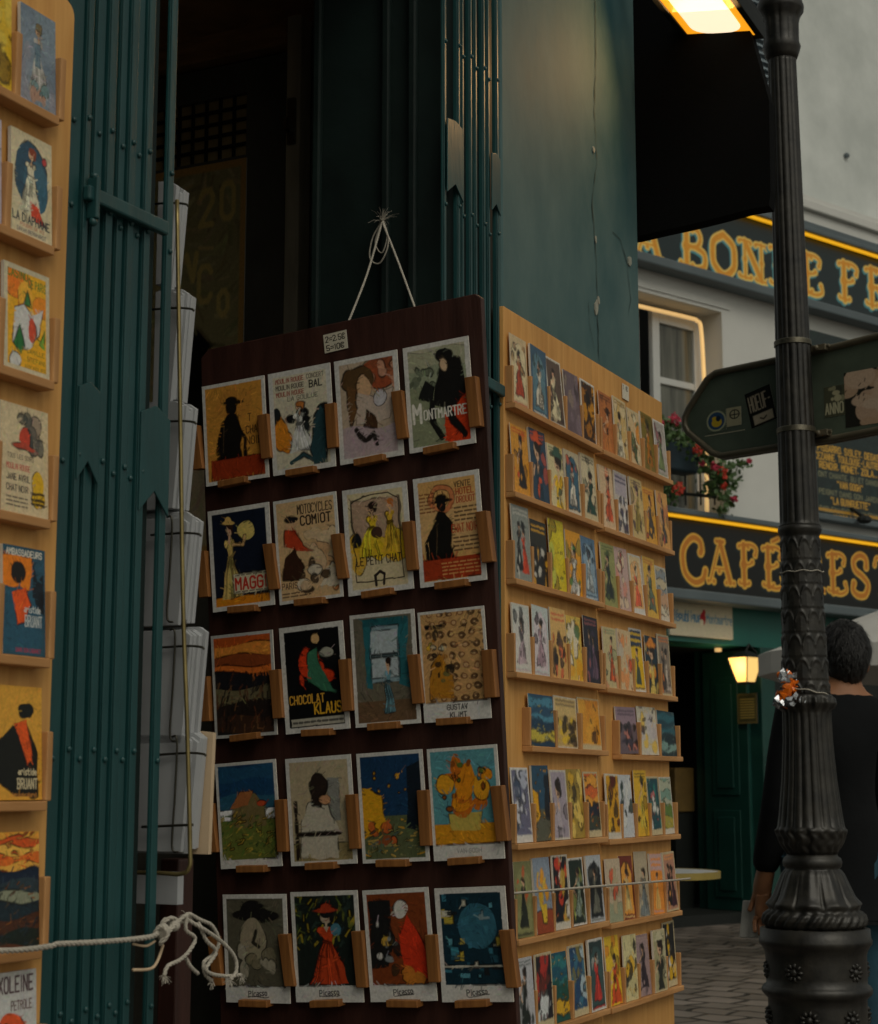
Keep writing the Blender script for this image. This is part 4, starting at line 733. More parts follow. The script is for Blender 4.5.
def b8(A):
    A.rect(-1, -1, 2, 2, 'd8a866'); A.rect(.0, .3, .95, .8, 'd8b078', .8); A.e(.42, .78, .2, .13, 'd08050'); A.e(.42, .78, .13, .085, 'd8a866'); A.p([(.16, .2), (.16, .42), (.26, .58), (.36, .66), (.46, .66), (.54, .54), (.52, .36), (.58, .2)], '15130f'); A.e(.41, .72, .075, .055, '1b1712'); A.e(.41, .76, .16, .016, '15130f'); A.e(.41, .785, .085, .034, '15130f'); A.s_([(.22, .5), (.12, .4), (.14, .24)], .014, '15130f'); A.s_([(.3, .54), (.28, .28)], .006, '4c3c28'); A.rect(.06, .05, .95, .24, 'a83c1c')
    A.t('VENTE', .62, .87, .05, '2c2018', width=.26); A.t('HOTEL', .64, .8, .055, 'b04420', width=.28, wt=.14); A.t('DROUOT', .64, .725, .055, 'b04420', width=.29, wt=.14); A.lines(.6, .55, .93, .7, 4, '3c2c20', 4); A.t('CHAT NOIR', .54, .46, .075, 'b8401c', width=.4, wt=.13); A.lines(.56, .28, .93, .43, 4, '4c3424', 6); A.lines(.08, .66, .3, .86, 6, '7c4424', 7); A.lines(.36, .08, .92, .21, 4, 'd89a5c', 8); A.frame(.045, W_)
def b9(A): A.waves(.58, 1.1, ['d8742c', 'b85420', 'e08c38', '8c4420', 'd8702c'], .02, 6); A.waves(-.1, .62, ['1c1c20', '6c6448', '241c18', '3c281c', '1c1c1c'], .025, 5, 1); A.dabs(0, 0, 1, .55, 80, ['5c3420', '2c2420', '6c4c30', '141414'], .12, .009, 70, 6); A.frame(.03, 'b8b8b4')
def b10(A): A.rect(-1, -1, 2, 2, '0e0f10'); A.blobs(.2, .42, .8, .7, 5, ['d8401c'], .06, .1, 11, 1); A.e(.38, .66, .1, .14, 'd8401c'); A.e(.66, .5, .16, .06, 'd8401c'); A.p([(.42, .74), (.56, .78), (.62, .56), (.84, .34), (.6, .38), (.4, .5)], '3c7458'); A.e(.56, .86, .06, .05, 'd8b078'); A.e(.72, .72, .12, .05, 'a8a898'); A.t('CHOCOLAT', .1, .27, .075, 'e0a83c', width=.56, wt=.17); A.t('KLAUS', .48, .165, .095, 'e8b030', width=.44, wt=.2); A.rect(.1, .06, .92, .13, 'b8b4a4'); A.lines(.13, .07, .9, .12, 1, '2c2c2c', 4); A.frame(.05, W_)
def b11(A): A.rect(-1, -1, 2, 2, '6c6656'); A.rect(-1, -1, 2, .22, '6c543c'); A.rect(.24, .38, .78, .88, '8ca4ac'); A.rect(.3, .42, .72, .84, 'b4c0c4'); A.rect(.3, .6, .72, .63, '4c5c60'); A.p([(.2, .34), (.2, .94), (.34, .94), (.28, .6), (.32, .34)], '2c6c74'); A.p([(.72, .36), (.74, .94), (.9, .94), (.86, .6), (.9, .32)], '2c6c74'); A.rect(.2, .88, .9, .95, '245c64'); fig(A, .55, .12, .6, '6c98a4', wide=.1); A.frame(.035, W_)
def b12(A):
    A.rect(-1, -1, 2, 2, 'c89c64'); rg_ = random.Random(4)
    for i in range(6):
        for j in range(9): A.e(.16 + .16 * i + (.05 if j % 2 else 0), .2 + .095 * j, .05, .028, '7c4c2c', .8); A.e(.16 + .16 * i + (.05 if j % 2 else 0), .2 + .095 * j, .03, .016, 'd0a878', 1)
    A.p([(.1, .2), (.14, .5), (.3, .62), (.46, .4), (.5, .2)], 'b87c24'); A.blobs(.12, .2, .46, .78, 16, ['e0b030', '6c6c3c', 'c8c0a4', 'a86c20', '2c241c'], .02, .05, 6); A.rect(.1, .84, .36, .87, '1c1a18'); A.rect(-1, -1, 2, .17, W_); A.t('GUSTAV', .36, .1, .045, '3c3c3c', width=.32, wt=.16); A.t('KLIMT', .4, .03, .045, '3c3c3c', width=.26, wt=.16); A.frame(.025, W_)
def b13(A): A.waves(.55, 1.1, ['1c3c60', '245070', '1c4468', '2c5c74'], .02, 7); A.rect(-1, -1, 2, .45, '6c7434'); A.p([(.24, .38), (.24, .58), (.4, .7), (.62, .7), (.78, .56), (.8, .38)], '7c6c44'); A.p([(.2, .56), (.38, .72), (.6, .72), (.5, .58)], 'a8683c'); A.e(.72, .6, .08, .03, 'c8502c'); A.dabs(0, .1, 1, .5, 120, ['a89434', '5c7c34', 'c8a440', '3c5c2c', '8c8c44'], .07, .008, 30, 5); A.rect(-1, -1, 2, .08, W_); A.frame(.03, W_)
def b14(A): A.rect(-1, -1, 2, 2, 'b8a888'); A.rect(.62, .4, .8, .8, '8c8c84'); A.rect(-1, -1, 2, .2, '98885c'); A.p([(.16, .06), (.2, .4), (.34, .58), (.62, .56), (.76, .3), (.74, .06)], 'c4bca8'); A.e(.48, .72, .14, .12, '2c221c'); A.p([(.36, .7), (.38, .54), (.5, .52), (.6, .7)], '2c221c'); A.e(.56, .6, .1, .05, 'c8946c'); A.rect(.1, .27, .8, .30, '2c2018'); A.rect(.1, .05, .14, .6, '2c2018'); A.frame(.04, W_)
def b15(A): mini(A, 'night', ['1c3c5c', 'e0a420', '5c6444', 'c89430'], rg); A.blobs(.1, .15, .5, .35, 8, ['c8602c', '8c4c28'], .04, .07, 5); A.dabs(0, .05, 1, .3, 60, ['8c8c5c', '4c6464', 'c8a450'], .08, .007, 5, 7); A.frame(.035, W_)
def b16(A): A.rect(-1, -1, 2, 2, '5c98a0'); A.rect(-1, -1, 2, .32, 'd89420'); A.p([(.3, .26), (.26, .42), (.74, .42), (.7, .26)], 'c8b054'); A.blobs(.2, .44, .82, .86, 13, ['e08c18', 'e8a424', 'c86c1c'], .07, .12, 21, 1); A.blobs(.2, .45, .82, .88, 12, ['8c4c18', '5c6c2c'], .02, .04, 22, 1); A.rect(-1, -1, 2, .14, W_); A.t('VAN GOGH', .34, .065, .035, '8c8c88', width=.36); A.frame(.03, W_)
def b17(A): A.rect(-1, -1, 2, 2, '5c5848'); A.e(.5, .8, .38, .06, '1c1a18'); A.e(.46, .84, .2, .1, '1c1a18'); A.e(.46, .58, .2, .2, '9c9078'); A.blobs(.25, .28, .75, .5, 12, ['9c9478', '7c745c', '4c4838', 'a8a08c'], .06, .1, 3); A.s_([(.5, .66), (.46, .56), (.54, .52)], .012, '3c382c'); A.rect(-1, -1, 2, .15, W_); A.frame(.04, W_)
def b18(A): A.rect(-1, -1, 2, 2, '1c2420'); A.dabs(0, .5, 1, 1, 90, ['6c7430', '3c4c34', 'a8942c', '2c3c34'], .09, .012, 70, 4); fig(A, .52, .16, .84, 'c04420', wide=.3, hair='1c1c1c', hat='a83c20', skin='b8a48c'); A.e(.66, .66, .08, .06, '4c7c8c'); A.rect(-1, -1, 2, .15, W_); A.frame(.04, W_)
def b19(A): A.rect(-1, -1, 2, 2, '7c3c1c'); A.p([(.06, .3), (.08, .9), (.4, .9), (.42, .5), (.3, .3)], '1c1c1c'); A.p([(.56, .2), (.5, .56), (.66, .76), (.86, .5), (.92, .2)], 'd0381c'); A.e(.56, .82, .12, .08, 'd4d0c8'); A.blobs(.12, .35, .5, .75, 10, ['d4d0c8', '1c1c1c', 'c8a040', '8c9090'], .03, .07, 8); A.blobs(.4, .14, .8, .3, 6, ['c87c2c', '3c2c1c'], .05, .09, 3); A.rect(-1, -1, 2, .15, W_); A.frame(.04, W_)
def b20(A):
    A.rect(-1, -1, 2, 2, '14303c'); rg_ = random.Random(9)
    for i in range(34): x = rg_.uniform(.06, .85); y = rg_.uniform(.2, .9); A.rect(x, y, x + rg_.uniform(.04, .16), y + rg_.uniform(.02, .09), rg_.choice(['3c7c90', '1c1c1c', 'c8b040', '5c9cac', '285464', 'd0ccb8']), .9)
    A.e(.58, .66, .26, .2, '3c7488', .7); A.rect(.06, .3, .94, .32, 'c8c4b4'); A.rect(-1, -1, 2, .15, W_); A.frame(.05, W_)
BL = [[(b1, 'ochre picture of a dark cloaked shape, lettered CHAT NOIR'), (b2, 'cream picture lettered MOULIN ROUGE BAL over a dark crowd'), (b3, 'lilac and brown picture with pale blossoms'), (b4, 'olive, black and scarlet picture lettered MONTMARTRE')],
 [(b5, 'navy picture with a pale yellow figure, lettered MAGGI in red'), (b6, 'sand coloured picture lettered MOTOCYCLES COMIOT'), (b7, 'cream picture with yellow dresses, lettered LE PETIT CHAT'), (b8, 'buff picture with a black shape, lettered VENTE HOTEL DROUOT')],
 [(b9, 'dim orange striped sky over a black shore'), (b10, 'black picture lettered CHOCOLAT KLAUS in gold'), (b11, 'teal curtained window with a small blue figure'), (b12, 'tan ringed pattern over a white caption strip')],
 [(b13, 'small house under a deep blue sky'), (b14, 'beige picture of a dark haired sitter in cream'), (b15, 'night street with a yellow wall at the left'), (b16, 'orange blossoms in a bowl on a teal ground')],
 [(b17, 'grey brown head under a black hat, white caption below'), (b18, 'dark green picture with a red figure, white caption below'), (b19, 'brown picture with black, scarlet and white shapes'), (b20, 'dark teal picture of small blue and yellow panes')]]
mids = []
for r in range(5):
    rowinfo = []
    for k in range(4):
        tl, tr, br, bl = [BF.px(*q) for q in BC[r][k]]
        wd = ((tr[0] - tl[0]) + (br[0] - bl[0])) / 2; h = ((tl[1] - bl[1]) + (tr[1] - br[1])) / 2
        rot = math.atan2((tr[1] - tl[1]) + (br[1] - bl[1]), 2 * wd); rot2 = math.atan2(-((tl[0] - bl[0]) + (tr[0] - br[0])), 2 * h); rot = (rot + rot2) / 2
        fn, lb_ = BL[r][k]; A = Art(wd, h, 160, 230, 'ffffff', r * 4 + k + 100, .03); fn(A)
        if fn is b7: b7f(A); A.frame(.05, W_)
        if r == 4:
            A.t('Picasso', .36, .055, .05, '2c2c2c', width=.3, wt=.12, slope=.05); A.s_([(.36, .045), (.66, .06)], .004, '2c2c2c')
        place_card(BF, bl[0], bl[1], wd, h, A, '%s, on the hanging dark board' % lb_, rot=rot, lean=.01, o=.003, t=.003, group='postcards on the dark board')
        if k == 0 and r == 0: print('bcard', wd, h)
        rowinfo.append((bl[0] - .001, br[0], bl[1], wd, h, rot))
    # sticks between and below the cards
    xs = [rowinfo[0][0] - .012] + [(rowinfo[i][1] + rowinfo[i + 1][0]) / 2 - .001 for i in range(3)] + [rowinfo[3][1] + .008]
    for i, x in enumerate(xs):
        zc = rowinfo[min(i, 3)][2]; h = rowinfo[min(i, 3)][4]; sw = .0115
        bm = new(); e = random.uniform(-.0025, .0025); z0, z1 = zc + h * random.uniform(.13, .18), zc + h * random.uniform(.59, .64)
        prism(bm, BF, [(x - sw - e - .002, z0), (x + sw - e - .002, z0), (x + sw + e - .006, z1), (x - sw + e - .006, z1)], -.004, .014); obj('stick', bm, M_stick2, bd, bevel=.0015)
    for (a, b, z, wd, h, rot) in rowinfo:
        m = (a + b) / 2 + random.uniform(-.006, .006); L2 = .032; bm = new(); tl_ = random.uniform(-.03, .05)
        prism(bm, BF, [(m - L2, z - .007 - L2 * tl_), (m + L2, z - .007 + L2 * tl_), (m + L2, z + .006 + L2 * tl_), (m - L2, z + .006 - L2 * tl_)], -.004, .02); obj('ledge', bm, M_stick2, bd, bevel=.0015)
s, z = BF.px(325, 353.5, -.003); A = Art(.05, .042, 90, 76, 'c9c2ae', 3)
A.t('2=2.5€', .08, .56, .3, '241f1a', width=.88, wt=.12); A.t('5=10€', .1, .1, .28, '241f1a', width=.8, wt=.12)
e2 = BF.px(348, 348, -.003); wq = e2[0] - s; rot = math.atan2(e2[1] - z, wq)
n_ = sheet_mesh('price_note', BF.P(s, z, -.0025), BF.ex * math.cos(rot) + BF.ez * math.sin(rot), BF.ez * math.cos(rot) - BF.ex * math.sin(rot), BF.eo, wq, .036, .001, A, [M_matte, M_edge]); tag(n_, 'white handwritten price note in euros at the top of the dark board', 'price note')
# string and nail
JF = Frame(FA.P(S_OPEN1, 0, 0), FA.eo, -FA.ex)
nl = hit(385, 223, FA.P(S_OPEN1 - .012, 0, 0), FA.ex)
a = BF.P(*BF.px(340, 322), -.027); b = BF.P(*BF.px(409, 308), -.027); nk = nl - FA.ex * .012
st = thing('hanging_string', nk, 'thin knotted white string looped over a nail above the dark board', 'string')
bm = new(); rope(bm, [a, a.lerp(nk, .5) + Vector((.004, 0, -.004)), nk], .0022); rope(bm, [nk, nk.lerp(b, .5) + Vector((.002, 0, -.002)), b], .0022)
lp1 = [nk + bu * x + Vector((0, 0, y)) for x, y in ((0, 0), (-.022, -.03), (-.028, -.07), (-.005, -.085), (.014, -.05), (.006, -.01), (0, .002))]; rope(bm, lp1, .0016)
lp2 = [nk + bu * x + Vector((0, 0, y)) for x, y in ((0, 0), (.012, -.03), (.0, -.065), (-.016, -.04), (0, .0))]; rope(bm, lp2, .0014); obj('cord', bm, M_rope, st, smooth=True)
bm = new()
for k in range(46):
    d = Vector((random.gauss(.004, .014), random.gauss(0, .004), random.uniform(-.004, .034))); tube(bm, [nk, nk + d * .6 + Vector((0, 0, .003)), nk + d + Vector((0, 0, -.003))], .0003, 3)
obj('frayed_end', bm, M_rope, st)
bm = new(); tube(bm, [nk - FA.ex * .01, nk + FA.ex * .012], .002); obj('nail', bm, M_steel, st)

# ------------------------------------------------------------------ rack of white cards behind the left gate
RF = Frame(FA.P(.34, 0, -.06), TR.ex, TR.eo)
rk = thing('wire_rack', FA.P(.36, 1.0, -.06), 'tall wire card rack standing just behind the left folding gate', 'rack')
def rpt(px, py, o=0): s, z = RF.px(px, py, o); return RF.P(s, z, o)
def wire(pts, r=.0022, m=None, name='wire', o=.03): bm = new(); tube(bm, smoothpts([rpt(x, y, o) for x, y in pts], 5), r, 7); return obj(name, bm, m or M_wire, rk, smooth=True)
wire([(177, 200), (180, 400), (183, 600), (187, 720), (190, 845), (189, 868), (180, 874), (160, 873), (120, 872)], .0032, M_brass, 'upright', .035)
for i, (xr, y0, y1) in enumerate([(184, 185, 286), (190, 290, 400), (192, 403, 510), (197, 515, 622), (200, 628, 741), (202, 735, 852)]):
    s1, zt_ = RF.px(xr, y0); _, zb_ = RF.px(xr, y1)
    t = thing('card_stack', RF.P(s1 - .08, zb_, 0), ('narrow white card stack highest in the wire rack, level with the gate bracket', 'white card stack second from the top of the wire rack', 'white card stack beside the pointed gate plate', 'white card stack level with the MAGGI postcard row', 'wide white card stack fourth from the gate bracket down, level with the orange sky card', 'lowest full card stack, with a cream sheet at its right edge')[i], 'cards', 'white card stacks in the wire rack')
    bm = new(); W2 = (.035, .05, .08, .17, .17, .17)[i]; n = 5
    for k in range(n):
        o0 = -.02 + k * .0075; dz = random.uniform(-.005, .005); dx = random.uniform(-.004, .003) - k * .001; sk = .012
        prism(bm, RF, [(s1 - W2, zb_ + dz), (s1 + dx - sk, zb_ + dz), (s1 + dx, zt_ - .008 + dz), (s1 + dx - .012, zt_ + dz), (s1 - W2, zt_ + dz + .003)], o0, o0 + .0072)
    obj('cards', bm, M_paper, t, bevel=.0008)
    if i == 5: bm = new(); prism(bm, RF, [(s1 - .06, zb_ - .004), (s1 + .0, zb_ - .004), (s1 + .004, zt_ + .004), (s1 - .05, zt_ + .01)], -.03, -.022); obj('cream_sheet', bm, M_paper2, t)
    yy = y0 + 18
    wire([(xr - 46, yy + 2), (xr - 14, yy), (xr + 1, yy + 1), (xr + 4, yy + 3)], .0018, M_wire, 'wire', .024)
    if i >= 2: wire([(xr - 30, y0 + 2), (xr - 25, y0 + 6), (xr - 27, (y0 + y1) / 2), (xr - 30, y1 - 6), (xr - 24, y1)], .0016, M_wire, 'wire', .026)
    if i == 5: wire([(xr - 60, y1 - 25), (xr - 14, y1 - 27), (xr - 10, y1 - 27)], .002, M_wire, 'wire', .028)
t = thing('card_stack', rpt(160, 905), 'small white card stack hanging lowest behind the gate, under the rack', 'cards', 'white card stacks in the wire rack')
bm = new(); s, z = RF.px(175, 905); box(bm, RF, s - .14, s, z, z + .045, -.02, -.005); obj('cards', bm, M_paper, t)
bm = new(); s, z = RF.px(187, 1020, -.08); s2, z2 = RF.px(172, 858, -.08); tp = thing('wooden_post', RF.P(s, 0, -.1), 'brown wooden post under the wire rack beside the dark board', 'post'); box(bm, RF, s2, s, .012, z2, -.09, -.05); obj('beam', bm, M_mahog, tp, bevel=.003)

# ------------------------------------------------------------------ rope across the left panel, tangled at the gate
def fpt(x, y, o): s, z = FA.px(x, y, o); return FA.P(s, z, o)
rp = thing('tie_rope', fpt(165, 935, .06), 'white cotton rope stretched over the left panel and knotted round a gate bar', 'rope')
bm = new(); rope(bm, [fpt(x, y, o) for x, y, o in ((-40, 952, .062), (20, 950, .062), (52, 946, .062), (58, 944, .062), (100, 942, .062), (150, 937, .06), (160, 930, .05))], .0035); obj('cord', bm, M_rope, rp, smooth=True)
bm = new()
for L in ([(152, 938, .05), (160, 926, .06), (168, 934, .07), (160, 944, .06), (170, 928, .06), (176, 922, .055), (164, 920, .05), (160, 934, .045)],
          [(158, 930, .05), (170, 918, .06), (182, 922, .06), (188, 914, .06), (200, 920, .06), (212, 926, .06), (219, 942, .06), (213, 955, .06), (204, 962, .06), (205, 974, .06), (212, 981, .06)],
          [(165, 936, .06), (185, 916, .065), (186, 930, .065), (195, 938, .065), (190, 950, .065), (180, 960, .065), (168, 966, .065), (164, 976, .065)],
          [(184, 918, .06), (205, 930, .07), (224, 944, .07), (235, 958, .07), (236, 972, .07), (230, 980, .07)],
          [(198, 922, .06), (206, 940, .066), (216, 952, .066), (206, 970, .066), (222, 976, .066), (241, 975, .066)],
          [(186, 958, .06), (190, 966, .06), (198, 974, .06)]): rope(bm, [fpt(*q) for q in L], .0028)
ball(bm, fpt(163, 932, .056), .010, 8, (1, 1, 1.2)); ball(bm, fpt(174, 925, .058), .009, 8)
obj('tangle', bm, M_rope, rp, smooth=True)
bm = new()
for c in ((164, 976, .065), (212, 981, .06), (241, 975, .066), (230, 980, .07), (186, 914, .06)):
    q = fpt(*c)
    for k in range(34): v_ = Vector((random.gauss(0, .004), random.gauss(0, .002), random.gauss(-.004, .004))); tube(bm, [q, q + v_ * .6, q + v_ + Vector((0, 0, -.002))], .00028, 3)
obj('frayed_end', bm, M_rope, rp)
rp2 = thing('tie_string', fpt(600, 885, .05), 'taut white string stretched across the seventh row of the plywood panels', 'string')
bm = new(); rope(bm, [fpt(x, y, .052) for x, y in ((480, 896), (518, 893), (560, 889.5), (603, 886), (640, 883), (676, 880), (690, 878.5))], .0026); obj('cord', bm, M_rope, rp2, smooth=True)
bz = thing('cable_tie', fpt(140, 965, .05), 'pale plastic tie sticking out from the gate under the rope', 'tie')
bm = new(); tube(bm, smoothpts([fpt(x, y, .055) for x, y in ((133, 970), (150, 969), (157, 962), (163, 945))], 4), .0022, 6); tube(bm, smoothpts([fpt(x, y, .055) for x, y in ((133, 944), (146, 946), (155, 941))], 4), .0018, 6); obj('strap', bm, M_paper2, bz, smooth=True)
# ------------------------------------------------------------------ ornate sign lettering
def ornate(A, ch, x0, x1, y0, y1, inner='d87a14', outer='e8b040', shadow='2c7078', ww=.075, sh=(-.05, -.05)):
    H = y1 - y0; W = x1 - x0
    def S(p): return (x0 + p[0] * W, y0 + p[1] * H)
    def curve(pts): return [tuple(v[:2]) for v in smoothpts([(*p, 0) for p in pts], 5)]
    st = []     # (points, relative width)
    def stem(x, a=.05, b=.95, k=1.25, balls='tb'):
        st.append(([(x, a), (x, b)], k)); st.append(([(x, .5), (x, .5)], k * 1.5))
        for y, f in ((a, 'b'), (b, 't')):
            if f in balls: st.append(([(x - .17, y + (.02 if f == 'b' else -.02)), (x + .17, y + (.02 if f == 'b' else -.02))], .7)); st.append(([(x - .2, y + (.05 if f == 'b' else -.05))] * 2, .95)); st.append(([(x + .2, y + (.05 if f == 'b' else -.05))] * 2, .95))
    def arm(pts, k=.8): st.append((curve(pts), k)); st.append(([pts[-1]] * 2, 1.0))
    c = ch.replace('É', 'E')
    if c in 'BEFRLPD': stem(.26)
    if c == 'B': st.append((curve([(.26, .95), (.62, .93), (.74, .74), (.6, .54), (.3, .52)]), .95)); st.append((curve([(.55, .53), (.86, .42), (.86, .14), (.6, .04), (.26, .05)]), 1.05))
    if c in 'EF': arm([(.26, .95), (.6, .96), (.8, .88), (.76, .74)]); arm([(.26, .5), (.5, .52), (.62, .58)], .7)
    if c in 'EL': arm([(.26, .05), (.6, .03), (.86, .12), (.82, .28)])
    if c == 'R': st.append((curve([(.26, .95), (.66, .93), (.78, .74), (.62, .54), (.3, .52)]), .95)); arm([(.5, .52), (.66, .3), (.74, .08), (.95, .07)], 1)
    if c == 'A': st.append(([(.12, .08), (.48, .95)], .7)); st.append(([(.5, .95), (.84, .08)], 1.25)); st.append(([(.25, .36), (.7, .36)], .6)); [st.append(([(a, .07)] * 2, 1.0)) for a in (.04, .24, .7, .98)]; st.append(([(.36, .96), (.62, .96)], .9)); st.append(([(.45, .3)] * 2, 1.0))
    if c == 'O': st.append((curve([(.5, .97), (.16, .78), (.1, .5), (.16, .22), (.5, .03), (.84, .22), (.9, .5), (.84, .78), (.5, .97)]), 1.25))
    if c == 'Q': st.append((curve([(.5, .97), (.16, .78), (.1, .5), (.16, .22), (.5, .03), (.84, .22), (.9, .5), (.84, .78), (.5, .97)]), 1.2)); arm([(.5, .25), (.75, .05), (1, .02)])
    if c == 'N': stem(.22, k=.8); stem(.8, k=.8); st.append(([(.24, .9), (.78, .1)], 1.3))
    if c == 'U': stem(.22, a=.3, balls='t'); stem(.8, a=.3, k=.8, balls='t'); st.append((curve([(.22, .3), (.3, .08), (.52, .03), (.74, .1), (.8, .3)]), 1))
    if c == 'T': stem(.5, balls='b'); arm([(.5, .95), (.15, .95), (.06, .78)]); arm([(.5, .95), (.85, .95), (.94, .78)])
    if c == 'C': st.append((curve([(.78, .72), (.72, .92), (.45, .98), (.16, .76), (.1, .48), (.2, .18), (.5, .02), (.8, .1), (.9, .3)]), 1.2)); st.append(([(.74, .68)] * 2, 1.4))
    if c == 'S': st.append((curve([(.8, .72), (.76, .92), (.48, .98), (.2, .84), (.26, .62), (.6, .48), (.84, .3), (.7, .06), (.38, .02), (.14, .12), (.16, .3)]), 1.2)); st.append(([(.78, .72)] * 2, 1.3)); st.append(([(.18, .3)] * 2, 1.3))
    if ch == 'É': st.append(([(.45, 1.08), (.7, 1.16)], .8))
    w0 = ww * H
    for lay, col, dw, off in ((0, shadow, .25, sh), (1, outer, .25, (0, 0)), (2, inner, -.35, (0, 0))):
        if col is None: continue
        for pts, k in st: A.s_([(S(p)[0] + off[0] * W, S(p)[1] + off[1] * H) for p in pts], w0 * max(.25, k + dw * (1 if lay else 1.2)), col, 1, raw=True)

# ------------------------------------------------------------------ cafe building
cb = thing('cafe_building', CF.P(0, 0, 0), 'white plastered cafe building with green shopfront across the street', 'building')
def cz(x, y, o=0.): return CF.px(x, y, o)
sl_ = cz(600, 500)[0] - 2.2; sr_ = 9.0
z_f1 = (cz(666, 519)[1] + cz(777, 532)[1]) / 2; z_f0 = (cz(669, 597)[1] + cz(780, 608)[1]) / 2; z_b1 = (cz(725, 218)[1] + cz(878, 260)[1]) / 2; z_b0 = (cz(638, 268)[1] + cz(760, 302)[1]) / 2
print('cafe z', z_f0, z_f1, z_b0, z_b1, 's', cz(640, 300)[0], cz(878, 300)[0])
w0s = cz(625, 400)[0]; w1s = cz(722, 330)[0]; wz1 = cz(721, 312)[1]; wz0 = z_f1 + .03
bm = new(); box(bm, CF, sl_, sr_, z_b1 + .45, 14, -.4, 0); obj('wall', bm, M_plaster, cb)
bm = new(); box(bm, CF, w1s, sr_, z_f1, z_b1 + .45, -.4, 0); obj('wall', bm, M_plaster2, cb)
bm = new(); box(bm, CF, sl_, w0s, z_f1, z_b1 + .45, -.4, 0); obj('wall', bm, M_plaster2, cb)
bm = new(); box(bm, CF, w0s, w1s, wz1, z_b1 + .45, -.4, 0); obj('wall', bm, M_plaster2, cb)
for i, (za, zb_, oo) in enumerate(((z_b1 + .07, z_b1 + .15, .09), (z_b1 + .152, z_b1 + .27, .05), (z_b1 + .272, z_b1 + .36, .10))):
    bm = new(); box(bm, CF, sl_, sr_, za, zb_, .001, oo); obj('cornice', bm, M_plaster2 if i != 0 else M_slate, cb, bevel=.01)
bm = new(); box(bm, CF, sl_, w1s + .1, z_b0 - .16, z_b0 - .1, .001, .012); obj('string_course', bm, M_plaster2, cb)
q = cz(845, 156); bm = new(); ball(bm, CF.P(q[0], q[1], .02), .03, 8, (1, .6, 1)); obj('wall_fixing', bm, M_slate, cb)
# window
wn = bpy.data.objects.new('window', None); COL.objects.link(wn); wn.parent = cb; wn.location = CF.P(w0s, wz0, -.2) - wloc(cb)
f0 = cz(650, 330, -.22)[0]; f1 = cz(698, 330, -.22)[0]; ft = cz(680, 318, -.22)[1]; mz = cz(675, 384, -.22)[1]; fb = wz0
bm = new(); box(bm, CF, f0, f0 + .09, fb, ft, -.24, -.19); box(bm, CF, f1 - .09, f1, fb, ft, -.24, -.19); box(bm, CF, f0 + .09, f1 - .09, ft - .1, ft, -.24, -.19); box(bm, CF, f0 + .09, f1 - .09, fb, fb + .12, -.24, -.19); box(bm, CF, f0 + .09, f1 - .09, mz - .03, mz + .03, -.235, -.195)
obj('frame', bm, M_frame, wn, bevel=.006)
bm = new(); box(bm, CF, w0s, f0 - .16, fb, ft, -.24, -.2); box(bm, CF, f1 + .001, w1s, fb, wz1, -.3, -.24); obj('frame', bm, M_frame, wn)
bm = new(); box(bm, CF, f0 + .09, f1 - .09, fb + .12, mz - .03, -.225, -.218); obj('pane', bm, M_glass, wn)
bm = new(); box(bm, CF, f0 + .09, f1 - .09, mz + .03, ft - .1, -.225, -.218); obj('pane', bm, M_glass, wn)
bm = new(); box(bm, CF, w0s - .3, w1s + .1, fb - .2, ft + .3, -1.0, -.9); obj('room', bm, M_cblack, wn)
bm = new()
for k in range(14):
    a_ = f0 + .1 + (f1 - f0 - .2) * k / 14; box(bm, CF, a_, a_ + .02, fb, ft - .1, -.26 - (.012 if k % 2 else 0), -.25)
obj('curtain', bm, M_curtain, wn)
bm = new(); LEDp = [CF.P(*cz(x, y, -.12), -.12) for x, y in ((615, 299.5), (639, 306), (690, 318), (697, 321), (701, 329), (704, 379), (706, 440), (707, 516))]; tube(bm, smoothpts(LEDp, 4), .018, 6); obj('led_strip', bm, M_ledw, wn, smooth=True)
# balcony rail
rl = bpy.data.objects.new('railing', None); COL.objects.link(rl); rl.parent = cb; rl.location = CF.P(w0s, wz0, .1) - wloc(cb)
for y in (473, 497): a_ = cz(600, y - 12, .12); b_ = cz(716, y, .12); bm = new(); tube(bm, [CF.P(*a_, .12), CF.P(*b_, .12)], .014, 6); obj('rail', bm, M_cblack, rl)
for x in (640, 655, 670, 685, 700, 714):
    a_ = cz(x, 470, .12); b_ = cz(x, 505, .12); bm = new(); tube(bm, [CF.P(a_[0], a_[1], .12), CF.P(a_[0], b_[1], .12)], .008, 6); obj('rail', bm, M_cblack, rl)
# louvred shutter high on the wall
a_ = cz(722, 60, .03); b_ = cz(775, 60, .03); zt_ = cz(750, -70, .03)[1]; zb_ = cz(757, 112, .03)[1]
shb = bpy.data.objects.new('shutter', None); COL.objects.link(shb); shb.parent = cb; shb.location = CF.P(a_[0], zb_, .02) - wloc(cb)
M_shut = mat('blue_grey_shutter', '8c9aa2', .6, var=.15, scale=5); bm = new(); n = int((zt_ - zb_) / .07)
for k in range(n): z = zb_ + .05 + k * .07; quadbox(bm, [CF.P(a_[0] + .06, z, .02), CF.P(b_[0] - .06, z, .02), CF.P(b_[0] - .06, z + .012, .02), CF.P(a_[0] + .06, z + .012, .02), CF.P(a_[0] + .06, z - .035, .06), CF.P(b_[0] - .06, z - .035, .06), CF.P(b_[0] - .06, z - .023, .06), CF.P(a_[0] + .06, z - .023, .06)])
obj('louvres', bm, M_shut, shb)
